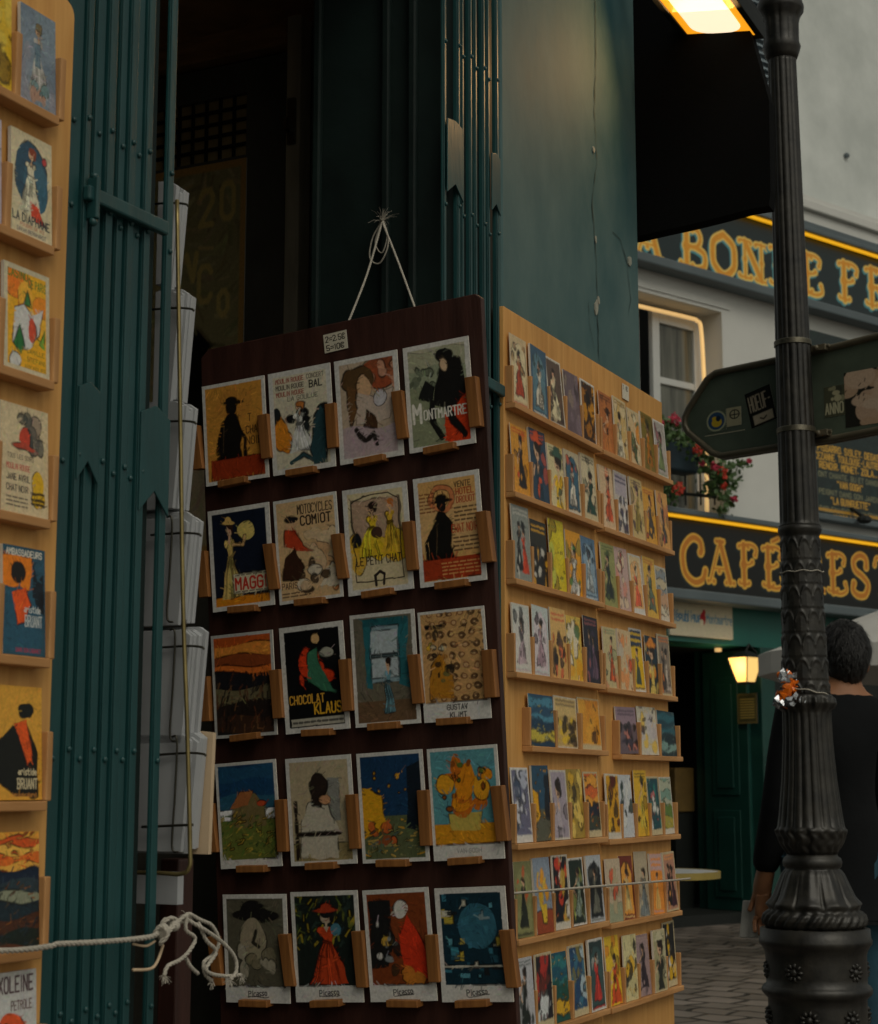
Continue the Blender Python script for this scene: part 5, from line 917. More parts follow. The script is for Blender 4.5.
bm = new(); box(bm, CF, a_[0], a_[0] + .06, zb_, zt_, .005, .06); box(bm, CF, b_[0] - .06, b_[0], zb_, zt_, .005, .06); box(bm, CF, a_[0] + .06, b_[0] - .06, zb_, zb_ + .02, .005, .06); box(bm, CF, a_[0] + .06, b_[0] - .06, zb_ + .02, zt_, .003, .006); obj('frame', bm, M_shut, shb)
# shopfront below the fascia
dz1 = (cz(672, 640)[1] + cz(762, 648)[1]) / 2; ds0 = cz(640, 800)[0]; ds1 = cz(762, 800)[0]; ds2 = cz(776, 800)[0]
bm = new(); box(bm, CF, sl_, sr_, dz1, z_f1, -.4, .0); obj('fascia_wall', bm, M_cteal, cb)
bm = new(); box(bm, CF, sl_, ds0, 0, dz1, -.4, .0); obj('pilaster', bm, M_cgreen, cb)
bm = new(); box(bm, CF, ds1, ds2, 0, dz1, -.4, .03); obj('pilaster', bm, M_cgreen, cb, bevel=.01)
bm = new(); box(bm, CF, ds2, sr_, 0, .9, -.4, -.02); obj('stallriser', bm, M_cblack, cb)
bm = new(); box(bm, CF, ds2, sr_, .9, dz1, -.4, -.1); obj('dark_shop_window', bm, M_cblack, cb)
bm = new()
for k in range(12): a_ = ds2 + .4 + k * .75; box(bm, CF, a_, a_ + .06, .9, dz1, -.1, -.05)
obj('mullions', bm, M_cgreen, cb)
RVF = Frame(CF.P(ds1, 0, 0), CF.eo, -CF.ex)                  # right hand reveal of the doorway
dpt = RVF.px(706, 800)[0]; print('reveal depth', dpt)
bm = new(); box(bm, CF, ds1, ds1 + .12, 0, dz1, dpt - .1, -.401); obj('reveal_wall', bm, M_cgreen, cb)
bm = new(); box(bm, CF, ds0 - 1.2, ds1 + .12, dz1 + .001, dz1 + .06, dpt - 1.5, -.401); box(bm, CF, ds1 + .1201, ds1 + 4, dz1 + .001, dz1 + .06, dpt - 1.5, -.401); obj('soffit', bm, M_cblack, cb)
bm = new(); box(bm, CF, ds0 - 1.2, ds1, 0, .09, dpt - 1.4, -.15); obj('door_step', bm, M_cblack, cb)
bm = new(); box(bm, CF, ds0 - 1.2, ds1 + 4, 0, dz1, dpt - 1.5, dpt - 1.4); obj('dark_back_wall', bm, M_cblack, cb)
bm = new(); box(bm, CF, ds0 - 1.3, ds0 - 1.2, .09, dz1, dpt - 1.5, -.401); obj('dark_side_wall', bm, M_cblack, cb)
dd = thing('cafe_door', CF.P(ds1 - .03, .1, dpt / 2), 'dark green panelled cafe door folded open under the wall lantern', 'door')
e0, e1 = dpt + .03, -.1
bm = new(); box(bm, RVF, e0, e1, .092, dz1 - .02, .002, .045); obj('leaf', bm, M_cgreen, dd, bevel=.004)
for za, zb2 in ((.2, .95), (1.08, dz1 - .25)):
    xa, xb = e0 + .1, e1 - .1; bm = new(); box(bm, RVF, xa, xb, za, zb2, .0455, .056); box(bm, RVF, xa + .06, xb - .06, za + .06, zb2 - .06, .0565, .066); obj('panel', bm, M_cgreen, dd, bevel=.008)
q = cz(676, 812, -.8); q2 = cz(694, 768, -.8); tt = thing('crate', CF.P(q[0], .09, -.8), 'dim yellowish crate on a stool inside the cafe doorway', 'crate')
M_crate = mat('yellowish_crate', '6a5426', .7, var=.3, scale=9)
bm = new(); box(bm, CF, q[0], q2[0], q[1], q2[1], -.95, -.8); obj('body', bm, M_crate, tt, bevel=.01)
bm = new(); box(bm, CF, q[0] + .01, q2[0] - .01, .092, q[1] - .002, -.93, -.82); obj('stand', bm, M_cblack, tt)
# big sign
def signboard(name, label, za, zb_, thick, text, letters, ymap, led, base, outer, inner, shadow, ww, res=(900, 120)):
    t = thing(name, CF.P(2, za, thick / 2), label, 'sign')
    s0, s1 = sl_, 7.5; A = Art(s1 - s0, zb_ - za, res[0], res[1], base, 11, 0)
    for ch, xa, xb in letters:
        if isinstance(xa, tuple): a1, b1_ = xa
        ya, yb = ymap(xa); sa = cz(xa, (ya + yb) / 2, thick)[0]; sb = cz(xb, (ya + yb) / 2, thick)[0]
        z0_ = cz((xa + xb) / 2, yb, thick)[1]; z1_ = cz((xa + xb) / 2, ya, thick)[1]
        ornate(A, ch, (sa - s0) / (s1 - s0), (sb - s0) / (s1 - s0), (z0_ - za) / (zb_ - za), (z1_ - za) / (zb_ - za), inner, outer, shadow, ww)
    A.grain(.1); sheet_mesh('face', CF.P(s0, za, thick), CF.ex, CF.ez, CF.eo, s1 - s0, zb_ - za, thick - .002, A, [M_sign, M_cblack], t)
    bm = new(); box(bm, CF, s0, s1, zb_ + .001, zb_ + .05, .002, thick + .09); obj('top_moulding', bm, M_slate, t, bevel=.01)
    bm = new(); box(bm, CF, s0, s1, za - .09, za - .001, .002, thick + .07); obj('lower_moulding', bm, M_slate, t, bevel=.015)
    bm = new(); box(bm, CF, s0, s1, zb_ - .026, zb_ - .004, thick + .03, thick + .06); obj('led_strip', bm, M_led, t)
    return t
# x positions in the photograph only give each letter's place along the real board
zt_ = z_b1 - .0; zbn = z_b0 + .09
signboard('cafe_sign', 'long slate coloured sign lettered LA BONNE FRANQUETTE in gold, above the upper window', zbn, zt_, .10, '',
    [('L', 596, 628), ('A', 634, 663), ('B', 679, 708), ('O', 710, 737), ('N', 739, 767), ('N', 770, 797), ('E', 800, 825), ('F', 838, 862), ('R', 865, 890), ('A', 892, 918), ('N', 920, 945)],
    lambda x: (226.5 + (x - 679) * .228, 269.5 + (x - 679) * .213), True, '18282a', 'f6cf68', 'e89c24', '4f98a0', .074, (1500, 130))
signboard('cafe_sign', 'long black sign lettered CAFÉ RESTAURANT in orange gold, above the cafe door', (cz(669, 588, .14)[1] + cz(780, 600, .14)[1]) / 2, z_f1, .14, '',
    [('C', 680, 708), ('A', 707, 734), ('F', 738, 761), ('É', 762, 786), ('R', 800, 825), ('E', 827, 849), ('S', 850, 871), ('T', 874, 895), ('A', 897, 918), ('U', 920, 940)],
    lambda x: (537 + (x - 680) * .105, 583 + (x - 680) * .08), True, '080b09', 'ecb848', 'c47a22', '142424', .068, (1500, 110))
# menu board
ms0 = cz(806, 420, .06)[0]; ms1 = ms0 + 1.9; mz0 = (cz(808, 512, .06)[1] + cz(878, 523, .06)[1]) / 2; mz1 = cz(812, 330, .06)[1]
A = Art(ms1 - ms0, mz1 - mz0, 560, 420, '1c2a28', 4); H = mz1 - mz0
lns = [('PISSARRO, SISLEY, DEGAS', 1), ('CEZANNE, TOULOUSE-LAUTREC', 1), ('RENOIR, MONET, ZOLA...', 1), ('ONT CHANTE, BU ET DANSE', 0), ('"VAN GOGH"', 1), ('PEIGNIT DANS SON JARDIN', 0), ('"LA GUINGUETTE"', 1), ('TABLEAU EXPOSE AU GRAND', 0), ("MUSEE D'ORSAY", 1)]
for i, (tx, b_) in enumerate(lns):
    yy = (cz(815, 440 + 8.6 * i, .06)[1] - mz0) / H; wd = min(.56, .0215 * len(tx)); A.t(tx, .33 - wd / 2, yy - .05, .034 if b_ else .026, 'd8a53a' if b_ else '8c8a68', width=wd, wt=.13 if b_ else .1)
A.rect(.03, .02, .97, .035, 'b88a34'); A.grain(.1)
mb = thing('menu_board', CF.P(ms0, mz0, .03), 'tall dark board with gold lettering naming painters, right of the lamp post', 'sign')
sheet_mesh('face', CF.P(ms0, mz0, .06), CF.ex, CF.ez, CF.eo, ms1 - ms0, mz1 - mz0, .05, A, [M_sign, M_cgreen], mb)
bm = new(); box(bm, CF, ms0 - .04, ms1 + .04, mz0 - .06, mz0 - .002, .002, .12); obj('ledge', bm, M_slate, mb, bevel=.01)
bm = new(); q = cz(861, 520, .16); ball(bm, CF.P(q[0], q[1], .2), .06, 8, (1.2, 1, .7)); tube(bm, [CF.P(q[0], q[1] + .02, .2), CF.P(q[0], q[1] + .12, .06)], .02); obj('spot_lamp', bm, M_cblack, mb)
# white sign over the door
q0 = cz(670, 634.5, .03); q1 = cz(732, 600, .03); A = Art(q1[0] - q0[0], q1[1] - q0[1], 420, 240, 'c9bfa4', 5)
A.t('République', .04, .36, .26, '4c7c9c', width=.46, wt=.1); A.t('Montmartre', .58, .36, .22, '6c8c9c', width=.42, wt=.1); A.e(.52, .46, .045, .16, 'a82c30'); A.e(.5, .36, .03, .08, 'd8ccb0'); A.e(.54, .62, .025, .07, 'a82c30'); A.t('COMMUNE LIBRE', .3, .8, .07, '8c7c6c', width=.4); A.grain(.08)
ws = sheet_mesh('shop_sign', CF.P(q0[0], q0[1], .03), CF.ex, CF.ez, CF.eo, q1[0] - q0[0], q1[1] - q0[1], .025, A, [M_matte, M_edge]); tag(ws, 'cream sign lettered République Montmartre above the dark cafe doorway', 'sign')
# notice in the doorway, lantern and small downlight
q0 = RVF.px(740, 724, .05); q1 = RVF.px(759, 693, .05); A = Art(q1[0] - q0[0], q1[1] - q0[1], 50, 80, '3c3c24', 5); A.lines(.15, .15, .85, .85, 8, '9c8c4c', 4); A.frame(.06, '5c5434')
nb_ = sheet_mesh('notice_board', RVF.P(q0[0], q0[1], .080), RVF.ex, RVF.ez, RVF.eo, q1[0] - q0[0], q1[1] - q0[1], .009, A, [M_matte, M_cblack]); tag(nb_, 'small dim framed notice under the wall lantern by the cafe door', 'notice')
q = RVF.px(746, 682, .2); top = RVF.px(746, 658, .2); ln = thing('wall_lantern', RVF.P(q[0], q[1], .2), 'lit tapered wall lantern glowing yellow beside the cafe door', 'lantern')
hL = top[1] - q[1]; F_ = Frame(RVF.P(q[0], q[1], .2), RVF.ex, RVF.eo)
def frustum(bm, F, z0, z1, r0, r1, inset=0): quadbox(bm, [F.P(-r0, z0, -r0), F.P(r0, z0, -r0), F.P(r1, z1, -r1), F.P(-r1, z1, -r1), F.P(-r0, z0, r0), F.P(r0, z0, r0), F.P(r1, z1, r1), F.P(-r1, z1, r1)])
bm = new(); frustum(bm, F_, .0, hL, .055, .105); obj('glass', bm, M_lantern, ln)
bm = new(); frustum(bm, F_, hL + .001, hL + .06, .115, .03); frustum(bm, F_, -.02, -.001, .05, .06)
for a_ in (-1, 1):
    for b_ in (-1, 1): tube(bm, [F_.P(a_ * .057, 0, b_ * .057), F_.P(a_ * .108, hL, b_ * .108)], .006, 5)
tube(bm, [F_.P(0, hL + .05, 0), F_.P(0, hL + .12, -.05), F_.P(0, hL + .05, -.15)], .01); obj('cage', bm, M_cblack, ln)
pl_ = bpy.data.lights.new('lantern_light', 'POINT'); pl_.energy = 4; pl_.color = (1, .7, .35); pl_.shadow_soft_size = .08; po = bpy.data.objects.new('lantern_light', pl_); COL.objects.link(po); po.location = F_.P(0, hL / 2, .18)
q = cz(718, 646, -.3); bm = new(); tube(bm, [CF.P(q[0], dz1 - .001, -.3), CF.P(q[0], dz1 - .03, -.3)], .03, 12); o_ = obj('ceiling_lamp', bm, M_ledw); tag(o_, 'tiny round downlight in the soffit above the cafe doorway', 'lamp')
# gilded letters on the shop window
for ch, x, lab in (('L', 772, 'left of the lamp post'), ('O', 869, 'beside the standing person\'s head')):
    q = cz(x, 675, -.045); bm = new(); s_, z_ = q
    if ch == 'L': box(bm, CF, s_, s_ + .03, z_, z_ + .16, -.05, -.045); box(bm, CF, s_ + .03, s_ + .09, z_, z_ + .03, -.05, -.045)
    else: tube(bm, [CF.P(s_ + .05 + .045 * math.cos(R(a)), z_ + .09 + .075 * math.sin(R(a)), -.045) for a in range(0, 360, 20)], .012, 5, closed=True)
    obj('gilt_letter', bm, mat('gilt', 'c89a3c', .5, var=.1), cb)
# planter with geraniums
pt = thing('flower_box', CF.P(*cz(680, 470, .15), .15), 'dark window box with trailing red and pink geraniums on the cafe window rail', 'planter')
a_ = cz(664, 470, .18); b_ = cz(694, 446, .18); bm = new(); prism(bm, CF, [(a_[0] - .5, a_[1]), (b_[0] - .01, a_[1]), (b_[0] + .02, b_[1]), (a_[0] - .52, b_[1])], .06, .24); obj('box', bm, M_pot, pt, bevel=.02)
rg2 = random.Random(11); bmL = new()
def leaf(bm, c, r):
    n = Vector((rg2.uniform(-1, 1), rg2.uniform(-1, 1), rg2.uniform(-.2, 1))).normalized(); u = n.orthogonal().normalized(); v = n.cross(u); m = 6
    ctr = bm.verts.new(c - n * r * .25); ring = [bm.verts.new(c + (u * math.cos(2 * math.pi * k / m) + v * math.sin(2 * math.pi * k / m)) * r * rg2.uniform(.75, 1.15)) for k in range(m)]
    for k in range(m): bm.faces.new((ctr, ring[k], ring[(k + 1) % m]))
for (x, y, rx, ry, n) in ((668, 432, 16, 12, 130), (688, 440, 14, 10, 110), (702, 455, 14, 12, 130), (714, 470, 14, 14, 150), (726, 478, 14, 14, 120), (728, 500, 7, 12, 60), (712, 490, 10, 10, 50), (740, 464, 12, 4, 26), (672, 492, 12, 12, 60), (720, 513, 5, 8, 24), (655, 440, 16, 10, 80)):
    for k in range(n):
        px_ = rg2.gauss(x, rx * .5); py_ = rg2.gauss(y, ry * .5); o = rg2.uniform(.05, .38); leaf(bmL, CF.P(*cz(px_, py_, o), o), rg2.uniform(.014, .032))
obj('foliage', bmL, M_leaf, pt)
bm = new()
for pth in (((690, 448), (705, 462), (722, 480), (728, 505)), ((700, 455), (722, 466), (750, 461)), ((668, 440), (664, 470), (674, 500)), ((712, 470), (722, 490), (718, 518))): tube(bm, smoothpts([CF.P(*cz(*p, .22), .22) for p in pth], 4), .004, 4)
obj('stems', bm, M_leaf, pt)
for (x, y, r, mm) in ((675, 420, .06, M_pink), (697, 450, .055, M_red), (713, 467, .05, M_pink), (722, 474, .06, M_red), (678, 488, .06, M_red), (749, 461, .025, M_pink), (734, 499, .03, M_pink), (702, 463, .025, M_pink), (660, 424, .04, M_pink), (724, 486, .03, M_red)):
    bm = new(); o = .36; c = CF.P(*cz(x, y, o), o)
    for k in range(46):
        d = Vector((rg2.gauss(0, 1), rg2.gauss(0, 1), rg2.gauss(0, .8))).normalized() * r * rg2.uniform(.4, 1); leaf(bm, c + d, .013)
    obj('blossom', bm, mm, pt)

# ------------------------------------------------------------------ lamp post
PX = [(-90, 30, 0), (-12, 30, 0), (-8, 36, 0), (0, 40, 0), (4, 44, 0), (9, 47, 0), (13, 46, 0), (18, 39, 1), (24, 36.5, 1), (44, 36, 1), (48, 38, 0), (51, 36, 0), (56, 33, 0), (61, 28.2, 0), (64, 27.8, 2), (130, 29.4, 2), (300, 33, 2), (430, 36.5, 2), (522, 38.6, 2),
      (525, 39, 0), (527, 43, 0), (531, 43.5, 0), (535, 40, 0), (537, 39, 3), (600, 42, 3), (640, 44, 3), (692, 47.5, 3), (695, 50, 0), (699, 56, 4), (704, 58, 4), (708, 54, 4), (711, 48.5, 0), (714, 48.5, 5), (740, 49.5, 5), (780, 55, 5), (815, 63, 5), (826, 66.5, 5), (830, 69, 6), (836, 66, 6), (843, 61, 6), (850, 53, 6), (854, 50, 0), (856, 51, 0), (858, 56.5, 0), (862, 59, 0), (866, 57.5, 0), (868.5, 53, 0), (870, 56, 7), (874, 62, 7), (884, 70, 7), (895, 79, 7), (901, 86, 7), (904, 91, 7), (907, 91, 0), (909, 89, 0), (911, 92, 8), (914, 99, 8), (919, 102, 8), (924, 100, 8), (927, 95, 0), (928, 108, 0), (937, 109, 0), (939, 111.5, 0), (943, 111, 0), (946, 106, 0), (950, 102, 0), (954, 99.5, 0), (983, 99.5, 0), (985, 105, 0), (988, 109, 0), (992, 108.5, 0), (995, 103, 0), (998, 97.5, 0), (1100, 97.5, 0), (1103, 110, 0), (1112, 112, 0), (1118, 122, 0), (1160, 124, 0)]
YP = 5.2; A0 = atY(817.5, 1000, YP); A1 = atY(782, 60, YP); axd = (A1 - A0).normalized()
def axp(y):
    r = ray(800, y); z = CAMZ + r.z * YP / r.y; return A0 + axd * ((z - A0.z) / axd.z)
fwd = Vector((0, math.cos(PITCH), math.sin(PITCH)))
def lathe(bm, rows, seg=160, step=1.2):
    ys = []; 
    for (y0, w0_, s0_), (y1, w1_, s1_) in zip(rows, rows[1:]):
        st_ = step if s1_ and s1_ == s0_ else 1.4; k = max(1, int((y1 - y0) / (st_ if s1_ in (3, 8, 7, 6, 4) else 6)))
        for i in range(k): t = i / k; tt_ = t; ys.append((y0 + (y1 - y0) * t, w0_ + (w1_ - w0_) * tt_, s0_ if t == 0 else (s1_ if s0_ == s1_ else 0)))
    ys.append(rows[-1]); prev = None
    for y, w_, sty in ys:
        c = axp(y); dep = (c - CAMP).dot(fwd); r = w_ / 2 * dep / FPX; ring = []
        for k in range(seg):
            th = 2 * math.pi * k / seg; f = 1.0
            if sty == 2: f = 1 - .055 * (1 - abs(math.cos(th * 7)) ** 0.5)* 1.6 + .02
            elif sty == 1: f = 1 - .06 * (1 - abs(math.cos(th * 6))) + .015 * math.sin(y * .9 + 3 * math.cos(th * 6))
            elif sty == 3:
                v = (y - 537) / 24.0; row = math.floor(v); u = th * 10 / (2 * math.pi) + (.5 if row % 2 else 0); x = (u % 1) - .5; vv = v - row
                d = abs((1 - vv) - (.04 + .80 * (max(0, 1 - (2 * abs(x)) ** 2.3)) ** .5)); f = .965 + .055 * math.exp(-(d / .08) ** 2) + (.018 if (1 - vv) < (.04 + .80 * (max(0, 1 - (2 * abs(x)) ** 2.3)) ** .5) else 0) + .012 * math.exp(-(x / .06) ** 2) * (1 if vv > .4 else 0)
            elif sty == 4: f = 1 + .06 * math.cos(th * 13) + .02 * math.sin(th * 29)
            elif sty == 5: f = 1 - .07 * (1 - abs(math.cos(th * 10)) ** .6)
            elif sty == 6: f = 1 + .06 * abs(math.cos(th * 6 + .3 * math.sin(y * .35))) ** .5 + .03 * math.cos(th * 18 + math.sin(y * .5)) - .03
            elif sty == 7: t_ = (y - 870) / 34; f = 1 + .10 * (abs(math.cos(th * 5)) ** .4 - .7) * (.4 + t_) + .022 * math.cos(th * 20) * (1 - .5 * t_) + .03 * math.exp(-((t_ - .93) / .08) ** 2) * abs(math.cos(th * 5))
            elif sty == 8: f = 1 + .035 * math.cos(th * 26 + (y - 911) * .38)
            ring.append(bm.verts.new(c + Vector((math.cos(th), math.sin(th), 0)) * r * f))
        if prev:
            for k in range(seg): bm.faces.new((prev[k], prev[(k + 1) % seg], ring[(k + 1) % seg], ring[k]))
        else: bm.faces.new(ring)
        prev = ring
    bm.faces.new(prev[::-1])
base = axp(1160); lpst = thing('lamp_post', Vector((base.x, base.y, 0)), 'tall dark cast iron lamp post with fluted shaft, leaf sleeve and round moulded base', 'lamp post')
def cut(a, b): return [p for p in PX if a <= p[0] <= b]
for nm, a, b in (('capital', -90, 61), ('shaft', 61, 527), ('leaf_sleeve', 527, 695), ('fluted_column', 695, 854), ('bell', 854, 927), ('base', 927, 1160)):
    bm = new(); lathe(bm, cut(a, b)); obj(nm, bm, M_iron, lpst, smooth=True)
gz = axp(1160).z
bm = new()
for k, (r_, z0_, z1_) in enumerate(((.23, 0, .06), (.20, .06, max(.07, gz)))):
    g = bmesh.ops.create_cone(bm, segments=48, radius1=r_, radius2=r_ * .95, depth=z1_ - z0_, cap_ends=True); bmesh.ops.translate(bm, vec=(base.x, base.y, (z0_ + z1_) / 2), verts=g['verts'])
obj('plinth', bm, M_iron, lpst)
for y in (969, 1015):
    for ang in ((-128, -52, 0, 90, 180) if y == 969 else (-112, -60, 0, 180)):
        c = axp(y); rr_ = 99.5 / 2 * (c - CAMP).dot(fwd) / FPX; d = Vector((math.cos(R(ang)), math.sin(R(ang)), 0)); tdir = Vector((-d.y, d.x, 0)); bm = new(); ctr = c + d * (rr_ - .004); ball(bm, ctr, .012, 8)
        for k in range(9):
            a = 2 * math.pi * k / 9; u_ = (tdir * math.cos(a) + Vector((0, 0, 1)) * math.sin(a)); tube(bm, [ctr + u_ * .010, ctr + u_ * .020 + d * .005, ctr + u_ * .029 - d * .002], [.004, .0065, .003], 6)
        obj('rosette', bm, M_iron, lpst, smooth=True)
for (ya, yb, w_, r_, m_, nm) in ((344, 346, 35.6, .003, M_steel, 'strap'), (431, 432, 37.2, .003, M_steel, 'strap')):
    bm = new(); c = axp(ya); rr_ = w_ / 2 * (c - CAMP).dot(fwd) / FPX; n = 60
    for s_ in (-.006, -.002, .002, .006): tube(bm, [c + Vector((math.cos(2 * math.pi * k / n) * rr_, math.sin(2 * math.pi * k / n) * rr_, s_)) for k in range(n)], .0026, 5, closed=True)
    obj(nm, bm, m_, lpst, smooth=True)
def ringstring(y, w_, slope, label, name, r_=.0018):
    bm = new(); c = axp(y); rr_ = w_ / 2 * (c - CAMP).dot(fwd) / FPX; n = 60
    tube(bm, [c + Vector((math.cos(2 * math.pi * k / n) * rr_, math.sin(2 * math.pi * k / n) * rr_, slope * math.cos(2 * math.pi * k / n) + .002 * math.sin(k * .9))) for k in range(n)], r_, 5, closed=True)
    tag(obj(name, bm, M_rope, smooth=True), label, 'string')
ringstring(573, 43.5, .001, 'thin pale string tied round the leaf sleeve of the lamp post', 'tied_string')
ringstring(692, 49.5, -.014, 'pale string slanting round the lamp post and holding the orange wrapper', 'tied_string', .0022)
# crumpled orange wrapper
c = axp(690); wc = c + Vector((-.062, -.05, 0)); wr = thing('crumpled_wrapper', wc, 'crumpled orange paper and foil tucked under the string on the lamp post', 'wrapper')
rg3 = random.Random(3)
for mm, nm, n_, rad in ((M_orange, 'orange_paper', 46, .040), (M_foil, 'foil', 34, .038)):
    bm = new()
    for k in range(n_):
        a = Vector((rg3.uniform(-1, 1) * .75, rg3.uniform(-1, 1) * .5, rg3.uniform(-1, 1) * 1.15)) * rad; v = []
        if nm == 'foil': a = Vector((rg3.uniform(-1, 1) * .9, rg3.uniform(-.8, .3), rg3.choice((-1, 1)) * rg3.uniform(.6, 1.2))) * rad
        g = bmesh.ops.create_icosphere(bm, subdivisions=1, radius=rg3.uniform(.007, .015))
        for q in g['verts']: q.co = Vector((q.co.x * rg3.uniform(.4, 1.6), q.co.y * rg3.uniform(.5, 1.2), q.co.z * rg3.uniform(.4, 1.6))) + wc + a
    obj(nm, bm, mm, wr)
# ------------------------------------------------------------------ direction sign
SP = atY(795, 400, YP + .085); SFr = Frame(SP, Vector((math.cos(R(44.1)), -math.sin(R(44.1)), 0)), Vector((-math.sin(R(44.1)), -math.cos(R(44.1)), 0)))
M_signg = mat('sign_green', '566152', .45, var=.3, scale=7, bump=.15); M_rim = mat('sign_rim', '6a6250', .4, metal=.3, var=.3, scale=12)
sg = thing('direction_sign', SP, 'dark green arrow shaped street sign with stickers, strapped to the lamp post', 'sign')
out = [SFr.px(x, y) for x, y in ((685, 418), (689, 409), (708, 379), (716, 373), (778, 360), (835, 347), (878, 336), (980, 309), (980, 400), (878, 430), (832, 439), (778, 447), (722, 456), (713, 453), (689, 433), (685, 426))]
bm = new(); prism(bm, SFr, out, -.022, 0); obj('plate', bm, M_signg, sg, bevel=.002)
bm = new(); cxm = sum(p[0] for p in out) / len(out); czm = sum(p[1] for p in out) / len(out)
tube(bm, [SFr.P(p[0], p[1], .002) for p in out], .011, 8, closed=True); tube(bm, [SFr.P(p[0], p[1], -.022) for p in out], .011, 8, closed=True); obj('rim', bm, M_rim, sg, smooth=True)
def sticker(x0, y0, x1, y1, fn, rot=0, o=.001, rx=60, ry=60):
    a = SFr.px(x0, y1); b = SFr.px(x1, y0); w_ = b[0] - a[0]; h_ = b[1] - a[1]; A = Art(w_, h_, rx, ry, 'b8b098', 5); fn(A); ex = SFr.ex * math.cos(rot) + SFr.ez * math.sin(rot); ez = SFr.ez * math.cos(rot) - SFr.ex * math.sin(rot)
    sheet_mesh('sticker', SFr.P(a[0], a[1], o), ex, ez, SFr.eo, w_, h_, .0008, A, [M_matte, M_edge], sg)
def stk1(A): A.rect(-1, -1, 2, 2, '566152'); A.e(.5, .5, .5, .5, 'a0a488'); A.e(.5, .5, .42, .42, '2c4a6c'); A.e(.52, .42, .26, .22, 'c8a82c'); A.e(.42, .62, .14, .1, 'c8a82c'); A.e(.6, .6, .12, .14, '1c2c3c')
def stk2(A): A.rect(-1, -1, 2, 2, 'a8a284'); A.e(.55, .62, .36, .26, '23231f'); A.e(.55, .62, .28, .2, 'a8a284'); A.s_([(.55, .4), (.55, .84)], .03, '23231f', raw=True); A.s_([(.3, .6), (.8, .6)], .03, '23231f', raw=True)
def stk3(A): A.rect(-1, -1, 2, 2, '151513'); A.rect(.08, .36, .94, .94, '1b1a18'); A.t('HOEUF-', .1, .44, .42, 'c4b49c', width=.86, wt=.16); A.rect(.14, .06, .9, .32, 'c4b49c'); A.s_([(.4, .2), (.52, .14), (.64, .2)], .02, '2c2620', raw=True)
def stk4(A): A.rect(-1, -1, 2, 2, '4a4c3a'); A.t('ANNO', .05, .1, .34, 'b8b494', width=.9, wt=.22); A.blobs(.1, .5, .9, .95, 9, ['8c8a6c', 'b0aa88', '3a3c30'], .08, .16, 5)
def stk5(A): A.rect(-1, -1, 2, 2, '23231d'); A.blobs(.0, .0, 1, .9, 30, ['b89c84', 'c0a68e', 'b4977c'], .12, .22, 5, 1); A.dabs(0, .4, 1, 1, 40, ['23231d', 'c0a68e'], .05, .01, 50, 3); A.blobs(.3, .2, .7, .5, 3, ['c4ae98'], .1, .16, 6)
sticker(707, 409, 726, 433, stk1); sticker(727, 406, 741, 427, stk2); sticker(705, 430, 745, 436, lambda A: A.rect(-1, -1, 2, 2, '8c8668'), o=.0006); sticker(752, 388, 777, 429, stk3, R(12)); sticker(825, 384, 845, 418, stk4); sticker(846, 362, 905, 428, stk5, rx=110, ry=120)
for (x, y) in ((820, 349), (822, 434)):
    q = SFr.px(x, y, .01); bm = new(); box(bm, SFr, q[0] - .03, q[0] + .03, q[1] - .01, q[1] + .01, .001, .03); tube(bm, [SFr.P(q[0] - .05, q[1], .02), SFr.P(q[0] + .04, q[1] + .003, .02)], .006); ball(bm, SFr.P(q[0], q[1], .032), .009, 8); obj('clamp', bm, M_rim, sg, bevel=.002)

# ------------------------------------------------------------------ cafe table and parasol
TP = Vector(((655 - 439) / 1761 * 8.5, 8.5, 0)); tb = thing('cafe_table', TP, 'round white topped cafe table with a yellowish rim behind the plywood panel', 'table')
def disc(bm, c, r, z0, z1, seg=48, r2=None): g = bmesh.ops.create_cone(bm, segments=seg, radius1=r, radius2=r2 or r, depth=z1 - z0, cap_ends=True); bmesh.ops.translate(bm, vec=(c.x, c.y, (z0 + z1) / 2), verts=g['verts'])
bm = new(); disc(bm, TP, .292, .732, .752); obj('tabletop', bm, mat('marble_top', 'b4babd', .35, var=.1), tb)
bm = new(); 
for a_, b_ in ((.293, .303),):
    n = 64
    for k in range(n):
        t0, t1 = 2 * math.pi * k / n, 2 * math.pi * (k + 1) / n; P = lambda r_, t_, z_: TP + Vector((r_ * math.cos(t_), r_ * math.sin(t_), z_)); quadbox(bm, [P(a_, t0, .722), P(b_, t0, .722), P(b_, t0, .754), P(a_, t0, .754), P(a_, t1, .722), P(b_, t1, .722), P(b_, t1, .754), P(a_, t1, .754)])
obj('rim', bm, mat('brass_rim', 'a08c48', .4, var=.2), tb)
bm = new(); disc(bm, TP, .03, .03, .731, 16); obj('pedestal', bm, M_cblack, tb); bm = new(); disc(bm, TP, .2, .005, .03, 32, .05); obj('foot', bm, M_cblack, tb)
q = atY(925, 600, 11.5); pr = thing('parasol', Vector((q.x, q.y, 0)), 'off white parasol half hidden behind the standing person', 'parasol')
M_para = mat('offwhite_canvas', 'bfbdb8', .85, var=.08, scale=4); bm = new(); N = 8; ap = bm.verts.new((q.x, q.y, 2.42)); ring = []
for k in range(N * 4):
    a = 2 * math.pi * k / (N * 4); sag = .03 * math.cos(4 * math.pi / 4 * (k % 4) / 2) ; rr_ = 1.12 * (1 - .04 * (1 - abs((k % 4) - 2) / 2)); ring.append((q.x + rr_ * math.cos(a), q.y + rr_ * math.sin(a), 2.02 - (.0 if k % 4 else .01)))
rv = [bm.verts.new(p) for p in ring]; rw = [bm.verts.new((p[0], p[1], p[2] - .14)) for p in ring]
for k in range(len(rv)): j = (k + 1) % len(rv); bm.faces.new((ap, rv[k], rv[j])); bm.faces.new((rv[k], rw[k], rw[j], rv[j]))
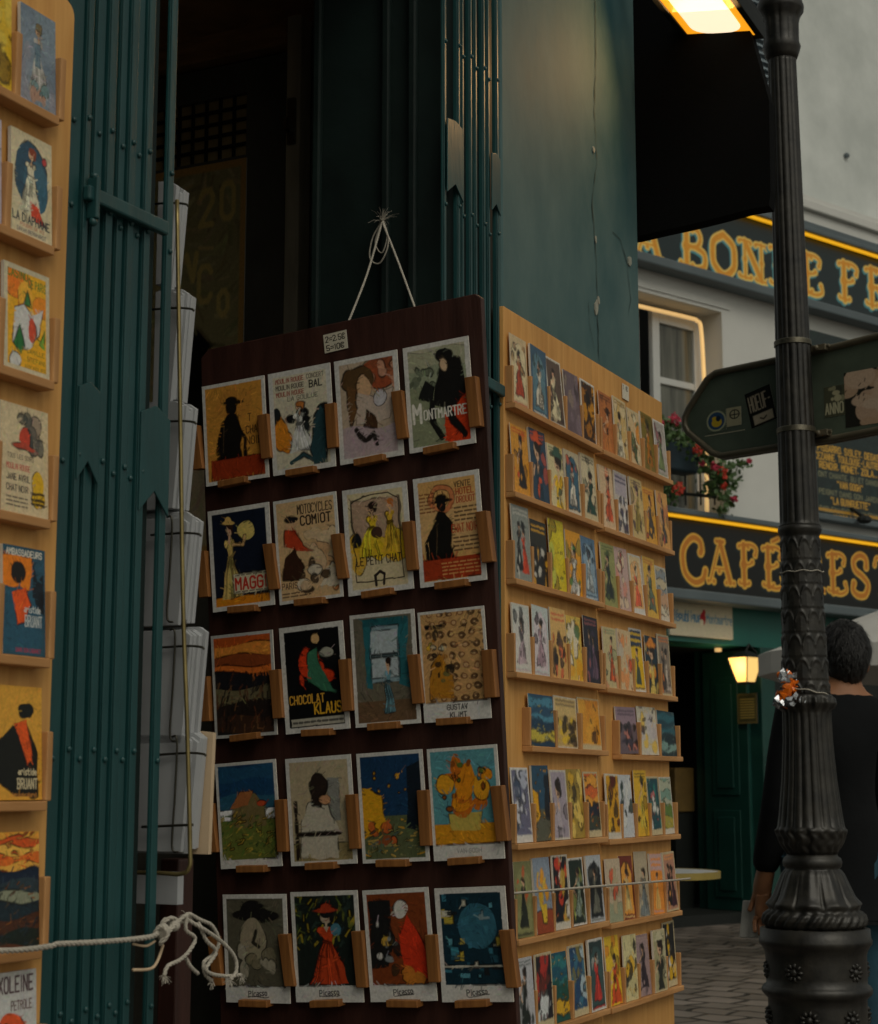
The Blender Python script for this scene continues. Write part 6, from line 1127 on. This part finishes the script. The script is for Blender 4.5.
co_ = obj('canopy', bm, M_para, pr); sm_ = co_.modifiers.new('thickness', 'SOLIDIFY'); sm_.thickness = .004
bm = new(); tube(bm, [Vector((q.x, q.y, .02)), Vector((q.x, q.y, 2.4))], .02, 10); obj('pole', bm, M_brown, pr); bm = new(); disc(bm, q, .25, .004, .07, 24, .2); obj('base', bm, M_cblack, pr)

# ------------------------------------------------------------------ standing person seen from behind
def skin(name, verts, edges, rad, m, parent, root=0, sub=2):
    me = bpy.data.meshes.new(name); me.from_pydata([tuple(v) for v in verts], edges, []); o = bpy.data.objects.new(name, me); COL.objects.link(o)
    o.modifiers.new('skin', 'SKIN'); sv = me.skin_vertices[0].data
    for i, r_ in enumerate(rad): sv[i].radius = (r_ if isinstance(r_, tuple) else (r_, r_)); sv[i].use_root = (i == root)
    s = o.modifiers.new('subdivision', 'SUBSURF'); s.levels = sub; s.render_levels = sub; me.materials.append(m); o.modifiers['skin'].use_smooth_shade = True
    o.parent = parent; return o
YQ = 5.68; PC = Vector(((833 - 439) / 1761 * YQ, YQ, 0)); pe = thing('person', PC, 'person seen from behind in a black top and blue jeans, holding a pale phone', 'person')
M_skin = mat('skin', '9c6a48', .55, var=.12, scale=20, bump=.05); M_hair = mat('black_hair', '14110f', .5, var=.4, scale=40, stretch=(3, 3, 1), bump=.8, bscale=120, bdist=.004); M_shirt = mat('black_cotton', '111315', .9, var=.25, scale=6, bump=.5, bscale=14, bdist=.01, spec=.2); M_jean = mat('blue_denim', '2f5566', .85, var=.3, scale=9, bump=.4, bscale=30)
V = {}; order = []
def jt(n, x, y, z, r): V[n] = len(order); order.append((Vector((x, y, z)), r))
jt('pelvis', 0, 0, .95, (.125, .095)); jt('waist', .015, 0, 1.08, (.135, .10)); jt('chest', .015, .0, 1.27, (.155, .11)); jt('upper', .025, .0, 1.40, (.11, .085)); jt('neck', .042, .01, 1.475, .056); jt('skull0', .05, .02, 1.525, .066); jt('skull', .054, .025, 1.57, .078); jt('crown', .056, .015, 1.615, .055)
for sd, nm in ((-1, 'l'), (1, 'r')):
    jt('sh' + nm, .02 + sd * .145, .0, 1.375, .055); jt('el' + nm, .0 + sd * .178, -.01 if sd < 0 else .04, 1.10, .042)
    wx = -.222 if sd < 0 else .24; wy = .06 if sd < 0 else .12; wz = .84
    jt('wr' + nm, wx, wy, wz, .027); jt('pa' + nm, wx - .0 * sd, wy + .02, wz - .07, (.03, .018))
    for k in range(4): jt('f%d%s' % (k, nm), wx - .028 + .018 * k, wy + .028 + .006 * k, wz - .125 + (.006 if k in (0, 3) else 0), .0085); jt('g%d%s' % (k, nm), wx - .030 + .017 * k, wy + .012 + .004 * k, wz - .165 + (.01 if k in (0, 3) else 0), .0075)
    jt('t0' + nm, wx - .030, wy + .03, wz - .055, .0095); jt('t1' + nm, wx - .044, wy + .035, wz - .09, .0085)
    jt('hp' + nm, sd * .085, 0, .88, .085); jt('kn' + nm, sd * .11, .02, .50, .055); jt('an' + nm, sd * .12, -.01, .09, .038); jt('to' + nm, sd * .14, .15, .04, .03)
ed = [('pelvis', 'waist'), ('waist', 'chest'), ('chest', 'upper'), ('upper', 'neck'), ('neck', 'skull0'), ('skull0', 'skull'), ('skull', 'crown')]
for nm in 'lr': ed += [('upper', 'sh' + nm), ('sh' + nm, 'el' + nm), ('el' + nm, 'wr' + nm), ('wr' + nm, 'pa' + nm)] + [('pa' + nm, 'f%d%s' % (k, nm)) for k in range(4)] + [('f%d%s' % (k, nm), 'g%d%s' % (k, nm)) for k in range(4)] + [('wr' + nm, 't0' + nm), ('t0' + nm, 't1' + nm), ('pelvis', 'hp' + nm), ('hp' + nm, 'kn' + nm), ('kn' + nm, 'an' + nm), ('an' + nm, 'to' + nm)]
skin('body', [p for p, _ in order], [(V[a], V[b]) for a, b in ed], [r for _, r in order], M_skin, pe)
def sub_skin(name, names, edges, grow, m, over={}):
    idx = {n: i for i, n in enumerate(names)}; vv = [over[n][0] if n in over else order[V[n]][0] for n in names]; rr_ = []
    for n in names:
        r = over[n][1] if n in over and over[n][1] else order[V[n]][1]; rr_.append(tuple(q + grow for q in r) if isinstance(r, tuple) else r + grow)
    return skin(name, vv, [(idx[a], idx[b]) for a, b in edges], rr_, m, pe)
sub_skin('shirt', ['pelvis', 'waist', 'chest', 'upper', 'neck', 'shl', 'ell', 'wrl', 'shr', 'elr', 'wrr', 'hem'], [('pelvis', 'hem'), ('pelvis', 'waist'), ('waist', 'chest'), ('chest', 'upper'), ('upper', 'neck'), ('upper', 'shl'), ('shl', 'ell'), ('ell', 'wrl'), ('upper', 'shr'), ('shr', 'elr'), ('elr', 'wrr')], .018, M_shirt,
    {'neck': (order[V['neck']][0] + Vector((-.004, -.01, .0)), (.058, .058)), 'upper': (order[V['upper']][0] + Vector((0, 0, .012)), (.125, .09)), 'pelvis': (order[V['pelvis']][0] + Vector((0, 0, -.06)), (.150, .140)), 'hem': (Vector((0, 0, .74)), (.150, .140)), 'wrl': (order[V['wrl']][0] + Vector((0, 0, .03)), .028)})
sub_skin('jeans', ['pelvis', 'hpl', 'knl', 'anl', 'hpr', 'knr', 'anr'], [('pelvis', 'hpl'), ('hpl', 'knl'), ('knl', 'anl'), ('pelvis', 'hpr'), ('hpr', 'knr'), ('knr', 'anr')], .016, M_jean, {'anl': (order[V['anl']][0], .052), 'anr': (order[V['anr']][0], .052), 'knl': (order[V['knl']][0], .064), 'knr': (order[V['knr']][0], .064), 'pelvis': (order[V['pelvis']][0] + Vector((0, 0, -.01)), (.115, .09))})
hd = PC + order[V['skull']][0]
bm = new(); g = bmesh.ops.create_icosphere(bm, subdivisions=4, radius=1)
rg4 = random.Random(2)
for v in bm.verts:
    p = v.co.copy(); s = 1 + .035 * math.sin(p.x * 17 + p.z * 9) * math.sin(p.y * 13 + p.z * 21) + rg4.uniform(-.012, .012)
    z = p.z * .112 if p.z > 0 else p.z * .125
    if p.y > .35: z = max(z, .03 + (p.y - .35) * .03)          # hairline over the forehead
    v.co = hd + Vector((p.x * .086 * s * (1 - .18 * max(0, -p.z)), p.y * .108 * s - .012, z * s + .012))
for k in range(1500):
    a = rg4.uniform(0, 2 * math.pi); ph = rg4.uniform(-.85, .98); cr_ = math.sqrt(1 - ph * ph); n_ = Vector((cr_ * math.cos(a), cr_ * math.sin(a), ph))
    if n_.y > .45 and ph < .35: continue
    z = n_.z * (.112 if ph > 0 else .125); p0 = hd + Vector((n_.x * .087 * (1 - .18 * max(0, -n_.z)), n_.y * .109 - .012, z + .012)); tg = (Vector((0, 0, -1)) + Vector((rg4.uniform(-.5, .5), rg4.uniform(-.3, .3), 0))); tg = (tg - n_ * tg.dot(n_)).normalized()
    sd_ = tg.cross(n_) * .0016; L_ = rg4.uniform(.016, .034); v3 = [bm.verts.new(q) for q in (p0 - sd_, p0 + sd_, p0 + tg * L_ + n_ * rg4.uniform(.002, .009))]; bm.faces.new(v3)
obj('hair', bm, M_hair, pe, norm=False)
for sd in (-1, 1):
    bm = new(); ball(bm, hd + Vector((sd * .080, .02, -.02)), .028, 10, (.35, .7, 1.1)); obj('ear', bm, M_skin, pe, smooth=True)
    bm = new(); ball(bm, hd + Vector((sd * .031, .083, -.012)), .012, 10); obj('eye', bm, M_frame, pe, smooth=True)
    bm = new(); ball(bm, PC + order[V['to' + ('l' if sd < 0 else 'r')]][0] + Vector((0, -.055, .004)), .05, 12, (.95, 2.3, .85)); obj('shoe', bm, M_cblack, pe, smooth=True)
bm = new(); ball(bm, hd + Vector((0, .10, -.035)), .018, 10, (.7, 1, 1.5)); obj('nose', bm, M_skin, pe, smooth=True)
bm = new(); ball(bm, hd + Vector((0, .088, -.075)), .022, 10, (1, .4, .35)); obj('mouth', bm, mat('lips', '8a4a40', .5, var=.1), pe, smooth=True)
hp = PC + order[V['pal']][0]; bm = new(); PFm = Frame(hp + Vector((-.030, .035, -.03)), Vector((.92, -.38, 0)), Vector((-.38, -.92, 0)), Vector((.12, 0, 1))); box(bm, PFm, -.035, .03, -.075, .045, -.005, .004); tag(obj('phone', bm, mat('pale_phone', 'b8b6b0', .4, var=.05), bevel=.004), 'pale grey phone held low in the person\'s left hand', 'phone')

for o in bpy.data.objects:
    if 'label' in o and not 4 <= len(o['label'].split()) <= 16: print('LABEL', len(o['label'].split()), o.name, o['label'])
